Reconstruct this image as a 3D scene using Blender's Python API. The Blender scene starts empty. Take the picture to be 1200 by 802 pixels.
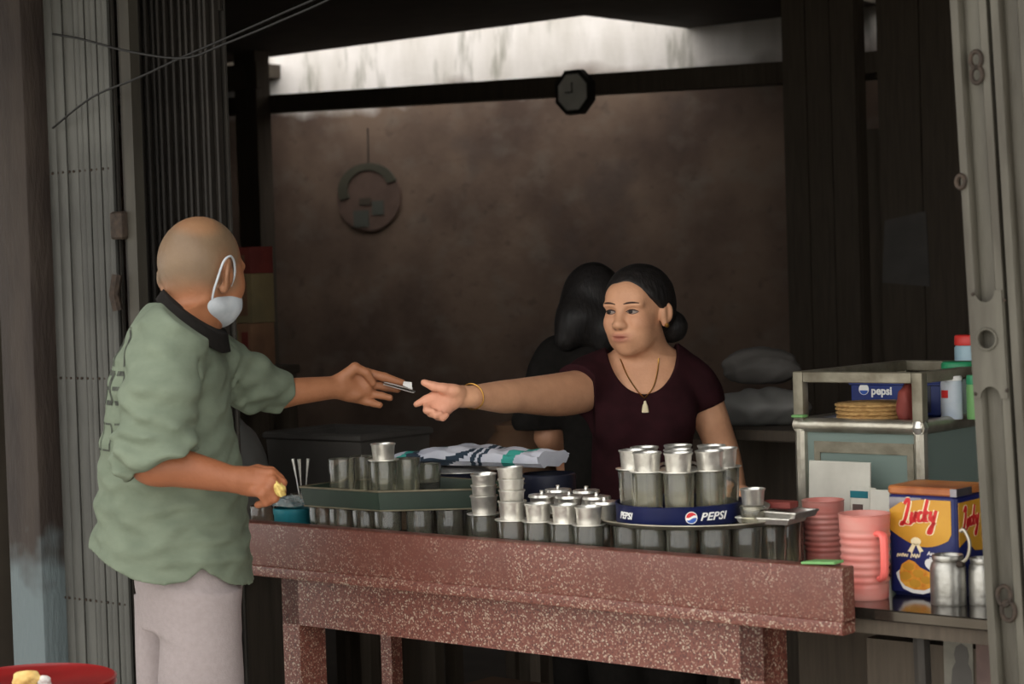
import bpy, bmesh, math, random
import numpy as np
from mathutils import Vector, Matrix

# ------------------------------------------------------------------ camera, sky, exposure
SC = bpy.context.scene
COL = SC.collection
FPX = 2400.0
PITCH = math.atan(81 / 2400.0)
ROLL = math.radians(1.8)
CAM = np.array([0, 0, 1.5])
_r0 = np.array([1.0, 0, 0]); _u0 = np.array([0, math.sin(PITCH), math.cos(PITCH)]); F0 = np.array([0, math.cos(PITCH), -math.sin(PITCH)])
RR = math.cos(ROLL) * _r0 - math.sin(ROLL) * _u0
UU = math.cos(ROLL) * _u0 + math.sin(ROLL) * _r0
cam_d = bpy.data.cameras.new('camera')
cam_d.sensor_width = 36.0
cam_d.lens = FPX / 1200.0 * 36.0
cam_d.dof.use_dof = True
cam_d.dof.focus_distance = 4.85
cam_d.dof.aperture_fstop = 5.6
cam = bpy.data.objects.new('camera', cam_d)
COL.objects.link(cam)
m4 = Matrix(((RR[0], UU[0], -F0[0], CAM[0]), (RR[1], UU[1], -F0[1], CAM[1]), (RR[2], UU[2], -F0[2], CAM[2]), (0, 0, 0, 1)))
cam.matrix_world = m4
SC.camera = cam

world = bpy.data.worlds.new('overcast_sky')
SC.world = world
world.use_nodes = True
bg = world.node_tree.nodes['Background']
bg.inputs[0].default_value = (1.0, 0.995, 0.97, 1)
bg.inputs[1].default_value = 1.0
SC.view_settings.view_transform = 'Standard'
SC.view_settings.look = 'None'
SC.view_settings.gamma = 1.0
SC.view_settings.use_curve_mapping = False
SC.view_settings.exposure = 1.25
AWN = -.55
AWZ = 2.42
random.seed(7)
rng = np.random.RandomState(3)

# ------------------------------------------------------------------ places: the shop's own axes (u along the counter, v into the shop)
TH = math.radians(39.8)
ORG = np.array([-.614, 4.8, 0.0])
EU = np.array([math.cos(TH), -math.sin(TH), 0.0]); EV = np.array([math.sin(TH), math.cos(TH), 0.0])
def S(u, v, z=0.0): return ORG + EU * u + EV * v + np.array([0, 0, z])
def ray(px, py): return F0 + RR * (px - 600) / FPX + UU * (401 - py) / FPX
def P(px, py, Y):
    d = ray(px, py); return CAM + d * (Y / d[1])
def Pz(px, py, z):
    d = ray(px, py); q = CAM + d * ((z - 1.5) / d[2]) - ORG
    return float(q @ EU), float(q @ EV)
def Pv(px, py, v):
    d = ray(px, py); p = CAM + d * ((v - (CAM - ORG) @ EV) / (d @ EV)); q = p - ORG
    return float(q @ EU), float(p[2])

# ------------------------------------------------------------------ materials
def srgb(r, g, b):
    f = lambda c: (c / 255 / 12.92) if c / 255 <= .04045 else ((c / 255 + .055) / 1.055) ** 2.4
    return (f(r), f(g), f(b), 1)
def nd(nt, t, **kw):
    n = nt.nodes.new(t)
    for k, v in kw.items(): setattr(n, k, v)
    return n
def pm(name, c1, c2=None, scale=20, rough=.6, metal=0, bump=0, bscale=None, detail=4, stretch=(1, 1, 1), lo=.35, hi=.65, trans=0, ior=1.45, spec=.5, attr=None, coat=0, alpha=1):
    m = bpy.data.materials.new(name); m.use_nodes = True
    nt = m.node_tree; b = nt.nodes['Principled BSDF']
    b.inputs['Roughness'].default_value = rough; b.inputs['Metallic'].default_value = metal
    b.inputs['Transmission Weight'].default_value = trans; b.inputs['IOR'].default_value = ior
    b.inputs['Specular IOR Level'].default_value = spec; b.inputs['Coat Weight'].default_value = coat
    b.inputs['Alpha'].default_value = alpha
    tc = nd(nt, 'ShaderNodeTexCoord'); mp = nd(nt, 'ShaderNodeMapping'); mp.inputs['Scale'].default_value = stretch
    nt.links.new(tc.outputs['Object'], mp.inputs['Vector'])
    no = nd(nt, 'ShaderNodeTexNoise'); no.inputs['Scale'].default_value = scale; no.inputs['Detail'].default_value = detail
    nt.links.new(mp.outputs[0], no.inputs['Vector'])
    mr = nd(nt, 'ShaderNodeMapRange'); mr.inputs[1].default_value = lo; mr.inputs[2].default_value = hi
    nt.links.new(no.outputs[0], mr.inputs[0])
    mx = nd(nt, 'ShaderNodeMix', data_type='RGBA')
    mx.inputs[6].default_value = c1; mx.inputs[7].default_value = c2 or c1
    nt.links.new(mr.outputs[0], mx.inputs[0])
    out = mx.outputs[2]
    if attr:
        at = nd(nt, 'ShaderNodeAttribute', attribute_name=attr)
        mu = nd(nt, 'ShaderNodeMix', data_type='RGBA', blend_type='MULTIPLY'); mu.inputs[0].default_value = 1
        nt.links.new(out, mu.inputs[6]); nt.links.new(at.outputs['Color'], mu.inputs[7]); out = mu.outputs[2]
    nt.links.new(out, b.inputs['Base Color'])
    if bump:
        bn = nd(nt, 'ShaderNodeTexNoise'); bn.inputs['Scale'].default_value = bscale or scale; bn.inputs['Detail'].default_value = 5
        nt.links.new(mp.outputs[0], bn.inputs['Vector'])
        bp = nd(nt, 'ShaderNodeBump'); bp.inputs['Strength'].default_value = bump; bp.inputs['Distance'].default_value = .01
        nt.links.new(bn.outputs[0], bp.inputs['Height']); nt.links.new(bp.outputs[0], b.inputs['Normal'])
    m['out'] = 1
    return m
def terrazzo():
    m = bpy.data.materials.new('terrazzo'); m.use_nodes = True; nt = m.node_tree; b = nt.nodes['Principled BSDF']
    tc = nd(nt, 'ShaderNodeTexCoord')
    vo = nd(nt, 'ShaderNodeTexVoronoi'); vo.inputs['Scale'].default_value = 300
    nt.links.new(tc.outputs['Object'], vo.inputs['Vector'])
    sep = nd(nt, 'ShaderNodeSeparateColor'); nt.links.new(vo.outputs['Color'], sep.inputs[0])
    cr = nd(nt, 'ShaderNodeValToRGB'); cr.color_ramp.interpolation = 'CONSTANT'
    e = cr.color_ramp.elements
    e[0].position = 0; e[0].color = srgb(104, 58, 48); e[1].position = .45; e[1].color = srgb(114, 67, 56)
    for p, c in ((.66, (84, 46, 39)), (.80, (146, 114, 98)), (.92, (168, 148, 130))):
        x = e.new(p); x.color = srgb(*c)
    nt.links.new(sep.outputs[0], cr.inputs[0])
    no = nd(nt, 'ShaderNodeTexNoise'); no.inputs['Scale'].default_value = 5; no.inputs['Detail'].default_value = 6
    mp = nd(nt, 'ShaderNodeMapping'); mp.inputs['Scale'].default_value = (2.2, 1, .8)
    nt.links.new(tc.outputs['Object'], mp.inputs[0]); nt.links.new(mp.outputs[0], no.inputs['Vector'])
    # rust-brown wear: streaks of grime rubbed over the upper lip
    geo = nd(nt, 'ShaderNodeSeparateXYZ'); nt.links.new(tc.outputs['Object'], geo.inputs[0])
    hz = nd(nt, 'ShaderNodeMapRange'); hz.inputs[1].default_value = .80; hz.inputs[2].default_value = .86; nt.links.new(geo.outputs[2], hz.inputs[0])
    mr = nd(nt, 'ShaderNodeMapRange'); mr.inputs[1].default_value = .35; mr.inputs[2].default_value = .6; mr.inputs[3].default_value = .25; mr.inputs[4].default_value = .95
    nt.links.new(no.outputs[0], mr.inputs[0])
    mul = nd(nt, 'ShaderNodeMath', operation='MULTIPLY'); nt.links.new(hz.outputs[0], mul.inputs[0]); nt.links.new(mr.outputs[0], mul.inputs[1])
    mul2 = nd(nt, 'ShaderNodeMath', operation='MULTIPLY'); mul2.inputs[1].default_value = .85; nt.links.new(mul.outputs[0], mul2.inputs[0])
    n2 = nd(nt, 'ShaderNodeTexNoise'); n2.inputs['Scale'].default_value = 28; n2.inputs['Detail'].default_value = 5; nt.links.new(tc.outputs['Object'], n2.inputs['Vector'])
    c2 = nd(nt, 'ShaderNodeMix', data_type='RGBA'); c2.inputs[6].default_value = srgb(78, 38, 30); c2.inputs[7].default_value = srgb(108, 62, 50)
    nt.links.new(n2.outputs[0], c2.inputs[0])
    mx = nd(nt, 'ShaderNodeMix', data_type='RGBA'); nt.links.new(mul2.outputs[0], mx.inputs[0]); nt.links.new(cr.outputs[0], mx.inputs[6]); nt.links.new(c2.outputs[2], mx.inputs[7])
    nt.links.new(mx.outputs[2], b.inputs['Base Color']); b.inputs['Roughness'].default_value = .45
    return m
def plaster():
    m = bpy.data.materials.new('old_plaster'); m.use_nodes = True; nt = m.node_tree; b = nt.nodes['Principled BSDF']
    tc = nd(nt, 'ShaderNodeTexCoord'); sp = nd(nt, 'ShaderNodeSeparateXYZ'); nt.links.new(tc.outputs['Object'], sp.inputs[0])
    def noise(sc, st=(1, 1, 1), det=7):
        mp = nd(nt, 'ShaderNodeMapping'); mp.inputs['Scale'].default_value = st; nt.links.new(tc.outputs['Object'], mp.inputs[0])
        n = nd(nt, 'ShaderNodeTexNoise'); n.inputs['Scale'].default_value = sc; n.inputs['Detail'].default_value = det; nt.links.new(mp.outputs[0], n.inputs['Vector']); return n.outputs[0]
    def rng_(src, a, b_, c=0, d=1):
        r = nd(nt, 'ShaderNodeMapRange'); r.inputs[1].default_value = a; r.inputs[2].default_value = b_; r.inputs[3].default_value = c; r.inputs[4].default_value = d; nt.links.new(src, r.inputs[0]); return r.outputs[0]
    def mixc(f, a, c):
        x = nd(nt, 'ShaderNodeMix', data_type='RGBA'); nt.links.new(f, x.inputs[0])
        for i, q in ((6, a), (7, c)):
            if isinstance(q, tuple): x.inputs[i].default_value = q
            else: nt.links.new(q, x.inputs[i])
        return x.outputs[2]
    def math_(op, a, c):
        x = nd(nt, 'ShaderNodeMath', operation=op)
        for i, q in ((0, a), (1, c)):
            if isinstance(q, (int, float)): x.inputs[i].default_value = q
            else: nt.links.new(q, x.inputs[i])
        return x.outputs[0]
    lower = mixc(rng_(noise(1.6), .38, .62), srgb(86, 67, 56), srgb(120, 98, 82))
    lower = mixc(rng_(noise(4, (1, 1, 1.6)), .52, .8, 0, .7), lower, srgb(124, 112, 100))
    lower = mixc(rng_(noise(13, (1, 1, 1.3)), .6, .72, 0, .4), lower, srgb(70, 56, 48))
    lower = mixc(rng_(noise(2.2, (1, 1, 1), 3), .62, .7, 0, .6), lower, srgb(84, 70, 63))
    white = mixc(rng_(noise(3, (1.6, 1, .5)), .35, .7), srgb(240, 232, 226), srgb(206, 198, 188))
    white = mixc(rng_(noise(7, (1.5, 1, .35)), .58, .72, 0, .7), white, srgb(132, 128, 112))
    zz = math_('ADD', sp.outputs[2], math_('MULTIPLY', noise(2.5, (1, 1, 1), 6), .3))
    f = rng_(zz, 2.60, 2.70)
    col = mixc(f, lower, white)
    nt.links.new(col, b.inputs['Base Color']); b.inputs['Roughness'].default_value = .9
    bp = nd(nt, 'ShaderNodeBump'); bp.inputs['Strength'].default_value = .25; bp.inputs['Distance'].default_value = .02
    nt.links.new(noise(9), bp.inputs['Height']); nt.links.new(bp.outputs[0], b.inputs['Normal'])
    return m
def post_paint():
    m = pm('post_paint', srgb(38, 28, 23), srgb(54, 44, 37), 14, .7, 0, .4, 60, stretch=(1, 1, .25))
    nt = m.node_tree; b = nt.nodes['Principled BSDF']; src = b.inputs['Base Color'].links[0].from_socket
    tc = nd(nt, 'ShaderNodeTexCoord'); sp = nd(nt, 'ShaderNodeSeparateXYZ'); nt.links.new(tc.outputs['Object'], sp.inputs[0])
    n = nd(nt, 'ShaderNodeTexNoise'); n.inputs['Scale'].default_value = 9; nt.links.new(tc.outputs['Object'], n.inputs['Vector'])
    ad = nd(nt, 'ShaderNodeMath', operation='MULTIPLY_ADD'); ad.inputs[1].default_value = .3; nt.links.new(n.outputs[0], ad.inputs[0]); nt.links.new(sp.outputs[2], ad.inputs[2])
    mr = nd(nt, 'ShaderNodeMapRange'); mr.inputs[1].default_value = .86; mr.inputs[2].default_value = .98; nt.links.new(ad.outputs[0], mr.inputs[0])
    mx = nd(nt, 'ShaderNodeMix', data_type='RGBA'); nt.links.new(mr.outputs[0], mx.inputs[0]); mx.inputs[6].default_value = srgb(98, 108, 110); nt.links.new(src, mx.inputs[7])
    nt.links.new(mx.outputs[2], b.inputs['Base Color'])
    return m
M = {}
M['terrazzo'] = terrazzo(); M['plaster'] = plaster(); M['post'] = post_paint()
M['floor'] = pm('shop_floor', srgb(52, 46, 42), srgb(66, 58, 52), 6, .7)
M['street'] = pm('street', srgb(196, 192, 182), srgb(206, 202, 192), 4, .85)
M['darkwood'] = pm('dark_wood', srgb(66, 57, 47), srgb(76, 66, 55), 12, .8, 0, .2, 40, stretch=(6, 6, .4))
M['soot'] = pm('sooty_roof', srgb(62, 54, 45), srgb(70, 62, 52), 8, .9)
M['slat'] = pm('gate_slat', srgb(70, 69, 65), srgb(88, 87, 82), 9, .6, .2, .1, 60, stretch=(2, 2, .5))
M['slatgap'] = pm('gate_backing', srgb(42, 38, 34), srgb(50, 46, 40), 8, .8)
M['picket'] = pm('picket_steel', srgb(42, 38, 34), srgb(54, 49, 44), 20, .6, .4, stretch=(2, 2, .4))
M['channel'] = pm('gate_channel', srgb(90, 86, 76), srgb(66, 61, 52), 7, .55, .2, .15, 50, stretch=(3, 3, .5))
M['rust'] = pm('rusty_iron', srgb(66, 54, 45), srgb(48, 40, 34), 60, .7, .4, .3)
M['glass'] = pm('clear_glass', (.80, .78, .68, 1), None, 5, .03, 0, trans=.955, ior=1.5)
M['pane'] = pm('green_pane', (.30, .38, .34, 1), None, 5, .3, 0, trans=.45, ior=1.3)
M['alu'] = pm('aluminium', srgb(240, 237, 230), srgb(220, 216, 208), 60, .32, .85, .12, 90)
M['steel'] = pm('steel_tube', srgb(196, 190, 176), srgb(160, 152, 136), 14, .35, .8, .1, 70)
M['tin'] = pm('tin_frame', srgb(144, 138, 121), srgb(114, 106, 90), 18, .5, .5, .15, 60)
M['greentray'] = pm('green_tray', srgb(24, 40, 30), srgb(34, 50, 39), 10, .45)
M['rimgold'] = pm('tray_rim', srgb(120, 112, 92), srgb(92, 84, 66), 20, .5, .4)
M['pepsiblue'] = pm('blue_tray', srgb(20, 27, 66), srgb(25, 33, 76), 8, .35)
M['white'] = pm('white_print', srgb(232, 230, 226), None, 8, .5)
M['redprint'] = pm('red_print', srgb(200, 40, 40), None, 8, .5)
M['blueprint'] = pm('blue_print', srgb(48, 88, 170), None, 8, .5)
M['coffee'] = pm('coffee', srgb(30, 18, 12), None, 8, .15)
M['teal'] = pm('teal_plastic', srgb(40, 118, 128), srgb(30, 100, 112), 8, .4)
M['film'] = pm('plastic_film', srgb(205, 215, 215), None, 30, .15, 0, .5, 60, trans=.7)
M['clearplastic'] = M['film']
M['gold'] = pm('gold', srgb(206, 160, 84), srgb(176, 130, 62), 40, .3, .9)
M['blackcloth'] = pm('black_cloth', srgb(28, 26, 24), srgb(34, 31, 29), 60, .95, spec=.15)
M['clockface'] = pm('clock_face', srgb(200, 196, 186), srgb(180, 176, 166), 10, .6)
M['clockrim'] = pm('clock_rim', srgb(34, 31, 27), None, 10, .5)
M['redplastic'] = pm('red_plastic', srgb(130, 24, 24), srgb(112, 20, 20), 8, .35)
M['bread'] = pm('bread_crust', srgb(220, 190, 120), srgb(190, 150, 84), 40, .8, 0, .4, 60)
M['straw'] = pm('straw', srgb(186, 148, 92), srgb(150, 112, 64), 90, .8, 0, .5, 120, stretch=(1, 1, 3))
M['pinkplastic'] = pm('pink_plastic', srgb(216, 124, 113), srgb(212, 144, 133), 9, .35, 0, stretch=(1, 1, 4), trans=.12)
M['pinkhandle'] = pm('pink_handle', srgb(240, 112, 104), None, 9, .4)
M['paper'] = pm('paper', srgb(214, 210, 198), srgb(196, 192, 180), 12, .8)
M['tablesteel'] = pm('table_steel', srgb(92, 85, 77), srgb(76, 70, 63), 6, .14, .85)
M['note'] = pm('banknote', srgb(214, 206, 198), srgb(176, 170, 166), 60, .7)
M['notey'] = pm('yellow_note', srgb(214, 190, 110), srgb(168, 140, 76), 90, .7, 0, .3)
M['cardboard'] = pm('carton_brown', srgb(146, 108, 80), srgb(124, 90, 68), 12, .8)
M['cartonred'] = pm('carton_red', srgb(132, 58, 50), srgb(112, 48, 42), 10, .7)
M['cartonolive'] = pm('carton_olive', srgb(142, 124, 88), srgb(122, 108, 78), 9, .75)
M['cartonblue'] = pm('carton_blue', srgb(70, 100, 110), None, 9, .75)
M['greyplastic'] = pm('grey_plastic', srgb(128, 126, 122), srgb(112, 110, 106), 6, .6)
M['darkgrey'] = pm('dark_grey', srgb(84, 80, 76), srgb(72, 68, 64), 6, .7)
M['navy'] = pm('navy_enamel', srgb(28, 30, 44), srgb(34, 36, 50), 8, .4)
M['brownclay'] = pm('brown_clay', srgb(112, 84, 62), srgb(96, 70, 52), 8, .8)
M['mapleaf'] = pm('ornament_green', srgb(66, 62, 50), srgb(74, 70, 56), 10, .8)
M['mapbrown'] = pm('ornament_brown', srgb(104, 82, 71), srgb(92, 72, 62), 10, .8)
M['maproom'] = pm('ornament_teal', srgb(80, 80, 72), None, 10, .8)
M['cable'] = pm('cable', srgb(20, 18, 16), None, 10, .6)
M['leafgreen'] = pm('leaf_green', srgb(110, 160, 96), None, 10, .5)

# ------------------------------------------------------------------ mesh helpers
def tag(o, label=None, cat=None, group=None, kind=None):
    if label: o['label'] = label
    if cat: o['category'] = cat
    if group: o['group'] = group
    if kind: o['kind'] = kind
    return o
def empty(name, loc, rz=None, label=None, cat=None, group=None):
    o = bpy.data.objects.new(name, None); COL.objects.link(o); o.empty_display_size = .05
    o.location = loc; o.rotation_euler = (0, 0, -TH if rz is None else rz)
    return tag(o, label, cat, group)
def mobj(name, me, parent=None, loc=None, rz=None):
    o = bpy.data.objects.new(name, me); COL.objects.link(o)
    if parent: o.parent = parent
    if loc is not None: o.location = loc
    if rz is not None: o.rotation_euler = (0, 0, rz)
    return o
class MB:
    def __init__(s): s.v = []; s.f = []; s.m = []; s.mats = []
    def _mi(s, mat):
        if mat is None: return 0
        if mat not in s.mats: s.mats.append(mat)
        return s.mats.index(mat)
    def add(s, vs, fs, mat=None):
        o = len(s.v); s.v += [tuple(float(c) for c in q) for q in vs]; k = s._mi(mat)
        for f in fs: s.f.append(tuple(i + o for i in f)); s.m.append(k)
        return s
    def box(s, x0, x1, y0, y1, z0, z1, mat=None, tf=None):
        vs = [(x, y, z) for z in (z0, z1) for y in (y0, y1) for x in (x0, x1)]
        if tf: vs = [tf(q) for q in vs]
        return s.add(vs, [(0, 2, 3, 1), (4, 5, 7, 6), (0, 1, 5, 4), (2, 6, 7, 3), (0, 4, 6, 2), (1, 3, 7, 5)], mat)
    def rbox(s, x0, x1, y0, y1, z0, z1, r=.005, mat=None, tf=None, n=2):
        # box with rounded vertical edges and eased top
        pts = []
        for cx, cy, a0 in ((x1 - r, y1 - r, 0), (x0 + r, y1 - r, 90), (x0 + r, y0 + r, 180), (x1 - r, y0 + r, 270)):
            for i in range(n + 1):
                a = math.radians(a0 + 90 * i / n); pts.append((cx + r * math.cos(a), cy + r * math.sin(a), math.cos(a), math.sin(a)))
        e = min(r, (z1 - z0) / 3) * .6
        rings = [(z0, -e), (z0 + e, 0), (z1 - e, 0), (z1, -e)]
        vs = []; N = len(pts)
        for z, off in rings: vs += [(x + off * a, y + off * b, z) for x, y, a, b in pts]
        if tf: vs = [tf(q) for q in vs]
        fs = [(k * N + i, k * N + (i + 1) % N, (k + 1) * N + (i + 1) % N, (k + 1) * N + i) for k in range(3) for i in range(N)]
        fs += [tuple(range(N - 1, -1, -1)), tuple(range(3 * N, 4 * N))]
        return s.add(vs, fs, mat)
    def prism(s, poly, z0, z1, mat=None, tf=None):
        N = len(poly); vs = [(x, y, z0) for x, y in poly] + [(x, y, z1) for x, y in poly]
        if tf: vs = [tf(q) for q in vs]
        fs = [(i, (i + 1) % N, N + (i + 1) % N, N + i) for i in range(N)] + [tuple(range(N - 1, -1, -1)), tuple(range(N, 2 * N))]
        return s.add(vs, fs, mat)
    def lathe(s, prof, n=20, mat=None, tf=None, close=True):
        vs = []; fs = []; K = len(prof)
        for r, z in prof:
            for i in range(n):
                a = 2 * math.pi * i / n; vs.append((r * math.cos(a), r * math.sin(a), z))
        for k in range(K - 1):
            for i in range(n): fs.append((k * n + i, k * n + (i + 1) % n, (k + 1) * n + (i + 1) % n, (k + 1) * n + i))
        if close:
            if prof[0][0] > 1e-5: fs.append(tuple(range(n - 1, -1, -1)))
            if prof[-1][0] > 1e-5: fs.append(tuple(range((K - 1) * n, K * n)))
        if tf: vs = [tf(q) for q in vs]
        return s.add(vs, fs, mat)
    def tube(s, pts, r, n=8, mat=None, closed=False, flat=None):
        pts = [np.array(p, float) for p in pts]; K = len(pts); vs = []; fs = []
        rs = r if hasattr(r, '__len__') else [r] * K
        prev = None
        for i, p in enumerate(pts):
            if closed: t = pts[(i + 1) % K] - pts[i - 1]
            else: t = pts[min(i + 1, K - 1)] - pts[max(i - 1, 0)]
            t = t / (np.linalg.norm(t) + 1e-9)
            ref = prev if prev is not None else (np.array([0, 0, 1.]) if abs(t[2]) < .9 else np.array([1., 0, 0]))
            a = ref - t * (ref @ t); a /= (np.linalg.norm(a) + 1e-9); b = np.cross(t, a); prev = a
            for j in range(n):
                an = 2 * math.pi * j / n; vs.append(p + rs[i] * (math.cos(an) * a + math.sin(an) * b * (flat or 1)))
        for k in range(K if closed else K - 1):
            k2 = (k + 1) % K
            for j in range(n): fs.append((k * n + j, k * n + (j + 1) % n, k2 * n + (j + 1) % n, k2 * n + j))
        if not closed: fs += [tuple(range(n - 1, -1, -1)), tuple(range((K - 1) * n, K * n))]
        return s.add(vs, fs, mat)
    def mesh(s, name, mat=None, smooth=True, ang=35):
        me = bpy.data.meshes.new(name); me.from_pydata(s.v, [], s.f)
        for q in (s.mats or [mat]):
            if q: me.materials.append(q)
        if s.mats: me.polygons.foreach_set('material_index', s.m)
        bm = bmesh.new(); bm.from_mesh(me); bmesh.ops.recalc_face_normals(bm, faces=bm.faces); bm.to_mesh(me); bm.free()
        if smooth:
            me.shade_smooth()
            try: me.set_sharp_from_angle(angle=math.radians(ang))
            except Exception: pass
        me.update(); return me
    def build(s, name, mat=None, parent=None, loc=None, rz=None, smooth=True, ang=35):
        return mobj(name, s.mesh(name, mat, smooth, ang), parent, loc, rz)
def struct(name, o): o['kind'] = 'structure'; return o
def text_mesh(body, size, shear=0, offset=0, extrude=.0008, xs=1.0, spacing=1.0):
    cu = bpy.data.curves.new('txt', 'FONT'); cu.body = body; cu.size = size; cu.shear = shear; cu.offset = offset; cu.extrude = extrude
    cu.align_x = 'CENTER'; cu.align_y = 'CENTER'; cu.resolution_u = 3; cu.space_character = spacing
    ob = bpy.data.objects.new('txt', cu); COL.objects.link(ob)
    dg = bpy.context.evaluated_depsgraph_get(); me = ob.evaluated_get(dg).to_mesh()
    vs = [(v.co.x * xs, v.co.y, v.co.z) for v in me.vertices]; fs = [tuple(p.vertices) for p in me.polygons]
    ob.evaluated_get(dg).to_mesh_clear(); bpy.data.objects.remove(ob); bpy.data.curves.remove(cu)
    return vs, fs
def crom(pts, n=6):
    pts = [np.array(p, float) for p in pts]; q = [pts[0]] + pts + [pts[-1]]; out = []
    for i in range(1, len(q) - 2):
        a, b, c, d = q[i - 1], q[i], q[i + 1], q[i + 2]
        for k in range(n):
            t = k / n; out.append(.5 * ((2 * b) + (-a + c) * t + (2 * a - 5 * b + 4 * c - d) * t * t + (-a + 3 * b - 3 * c + d) * t ** 3))
    out.append(pts[-1]); return out
def ribbon(mb, pts, w, zt, mat=None):
    # flat stroke in x-y, raised to zt
    pts = [np.array(p[:2], float) for p in pts]; vs = []
    for i, p in enumerate(pts):
        t = pts[min(i + 1, len(pts) - 1)] - pts[max(i - 1, 0)]; t /= (np.linalg.norm(t) + 1e-9); nrm = np.array([-t[1], t[0]])
        ww = w * (.55 + .9 * abs(t[1]))
        for sgn, z in ((1, 0), (1, zt), (-1, zt), (-1, 0)):
            q = p + nrm * sgn * ww / 2; vs.append((q[0], q[1], z))
    K = len(pts); fs = [(4 * i + j, 4 * i + (j + 1) % 4, 4 * i + 4 + (j + 1) % 4, 4 * i + 4 + j) for i in range(K - 1) for j in range(4)] + [(0, 1, 2, 3), (4 * K - 4, 4 * K - 1, 4 * K - 2, 4 * K - 3)]
    mb.add(vs, fs, mat)

# ================================================================== the setting
def frame_obj(name, mb, mat, parent=None, smooth=False):
    return mb.build(name, mat, parent, loc=ORG if parent is None else None, rz=-TH if parent is None else None, smooth=smooth)
ZC = 2.70
UC = -2.36
struct('floor', frame_obj('floor', MB().box(-8, 4.3, 0.05, 5.35, -.1, 0), M['floor']))
struct('floor_street', frame_obj('floor_street', MB().box(-30, 30, -40, .05, -.2, -.02), M['street']))
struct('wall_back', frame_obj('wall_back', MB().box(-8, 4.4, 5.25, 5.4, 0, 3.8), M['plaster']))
struct('wall_left', frame_obj('wall_left', MB().box(-8.15, -8, 0, 5.25, 0, ZC), M['soot']))
struct('wall_right', frame_obj('wall_right', MB().box(4.3, 4.45, 0, 5.25, 0, ZC), M['soot']))
for nm, a, b, z in (('wall_front_left', -8, -1.16, 0), ('wall_front_right', 3.9, 4.3, 0), ('wall_front_lintel', -1.16, 3.9, 2.33)):  # unseen right side opened wider to let more light onto the seller's arm
    struct(nm, frame_obj(nm, MB().box(a, b, .06, .2, z, ZC), M['soot']))
ce = MB().box(-8.1, 4.4, .0, 4.4, ZC, ZC + .08); hu0, hu1 = Pv(1000, 30, 4.95)[0], Pv(1036, 30, 4.95)[0]; ce.box(UC, hu0, 4.4, 5.27, ZC, ZC + .08); ce.box(hu1, 4.4, 4.4, 5.27, ZC, ZC + .08); ce.box(hu0, hu1, 4.4, 4.62, ZC, ZC + .08); ce.box(-8.1, -5.3, 4.4, 5.27, ZC, ZC + .08)  # second roof slot added to brighten the wall behind the partition gap
struct('ceiling', frame_obj('ceiling', ce, M['soot']))
aw = MB().box(-.55, 5, AWN, .06, AWZ, AWZ + .05).box(-9, -.55, -2.1, .06, AWZ - .07, AWZ + .05)  # unseen awning: left part deepened to shade the gate, right shortened for light
struct('ceiling_awning', frame_obj('ceiling_awning', aw, M['soot']))
# tie beam and post near the back wall
v0 = 4.2
(ul, zl0), (_, zl1) = Pv(262, 135, v0), Pv(262, 115, v0)
(ur, zr0), (_, zr1) = Pv(916, 98, v0), Pv(916, 72, v0)
sl0 = (zr0 - zl0) / (ur - ul); sl1 = (zr1 - zl1) / (ur - ul)
ua, ub = ul - 1.2, ur + .5
bm_ = MB().add([(ua, v0, zl0 + sl0 * (ua - ul)), (ub, v0, zl0 + sl0 * (ub - ul)), (ub, v0 + .1, zl0 + sl0 * (ub - ul)), (ua, v0 + .1, zl0 + sl0 * (ua - ul)),
                (ua, v0, zl1 + sl1 * (ua - ul)), (ub, v0, zl1 + sl1 * (ub - ul)), (ub, v0 + .1, zl1 + sl1 * (ub - ul)), (ua, v0 + .1, zl1 + sl1 * (ua - ul))],
               [(0, 3, 2, 1), (4, 5, 6, 7), (0, 1, 5, 4), (1, 2, 6, 5), (2, 3, 7, 6), (3, 0, 4, 7)])
struct('trim_1', frame_obj('trim_1', bm_, M['darkwood']))
pu0, _ = Pv(280, 250, v0 - .1); pu1, _ = Pv(305, 250, v0 - .1)
struct('trim_2', frame_obj('trim_2', MB().box(pu0, pu1, v0 - .1, v0, 0, ZC), M['darkwood']))
bu0, bz0 = Pv(240, 110, v0 - .14); bu1, bz1 = Pv(300, 73, v0 - .14)
struct('trim_3', frame_obj('trim_3', MB().box(bu0, bu1, v0 - .14, v0 - .1, bz0, bz1), M['darkwood']))
# dark plank partition on the right, a gap between its two halves
for nm, a, b in (('wall_partition', 918, 1004), ('wall_partition_inner', 1029, 1240)):
    w0, _ = Pv(a, 150, 4.0); w1, _ = Pv(b, 150, 4.0)
    root = frame_obj(nm, MB().box(w0, w1, 4.02, 4.08, 0, ZC), M['darkwood']); struct(nm, root)
    n = max(3, int((w1 - w0) / .16)); pw = (w1 - w0) / n
    for i in range(n):
        frame_obj('plank', MB().box(w0 + i * pw + .003, w0 + (i + 1) * pw - .003, 4.0, 4.02, .0, ZC - .002), M['darkwood'], root)
g0, gz = Pv(1003, 152, 4.05); g1, _ = Pv(1030, 152, 4.05)
struct('trim_4', frame_obj('trim_4', MB().box(g0 - .05, g1 + .05, 4.08, 4.14, 0, gz), M['darkwood']))
gz1 = Pv(1015, 85, 4.05)[1]; gz2 = Pv(1015, 60, 4.05)[1]
struct('trim_5', frame_obj('trim_5', MB().box(g0 - .05, g1 + .05, 4.08, 4.14, gz1, gz2), M['darkwood']))
# posts of the shopfront
pl0, _ = Pv(8, 600, .02); pl1, _ = Pv(46, 600, .02)
struct('trim_6', frame_obj('trim_6', MB().rbox(pl0, pl1, .02, .12, 0, 2.4, .008), M['post'], smooth=True))

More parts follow.
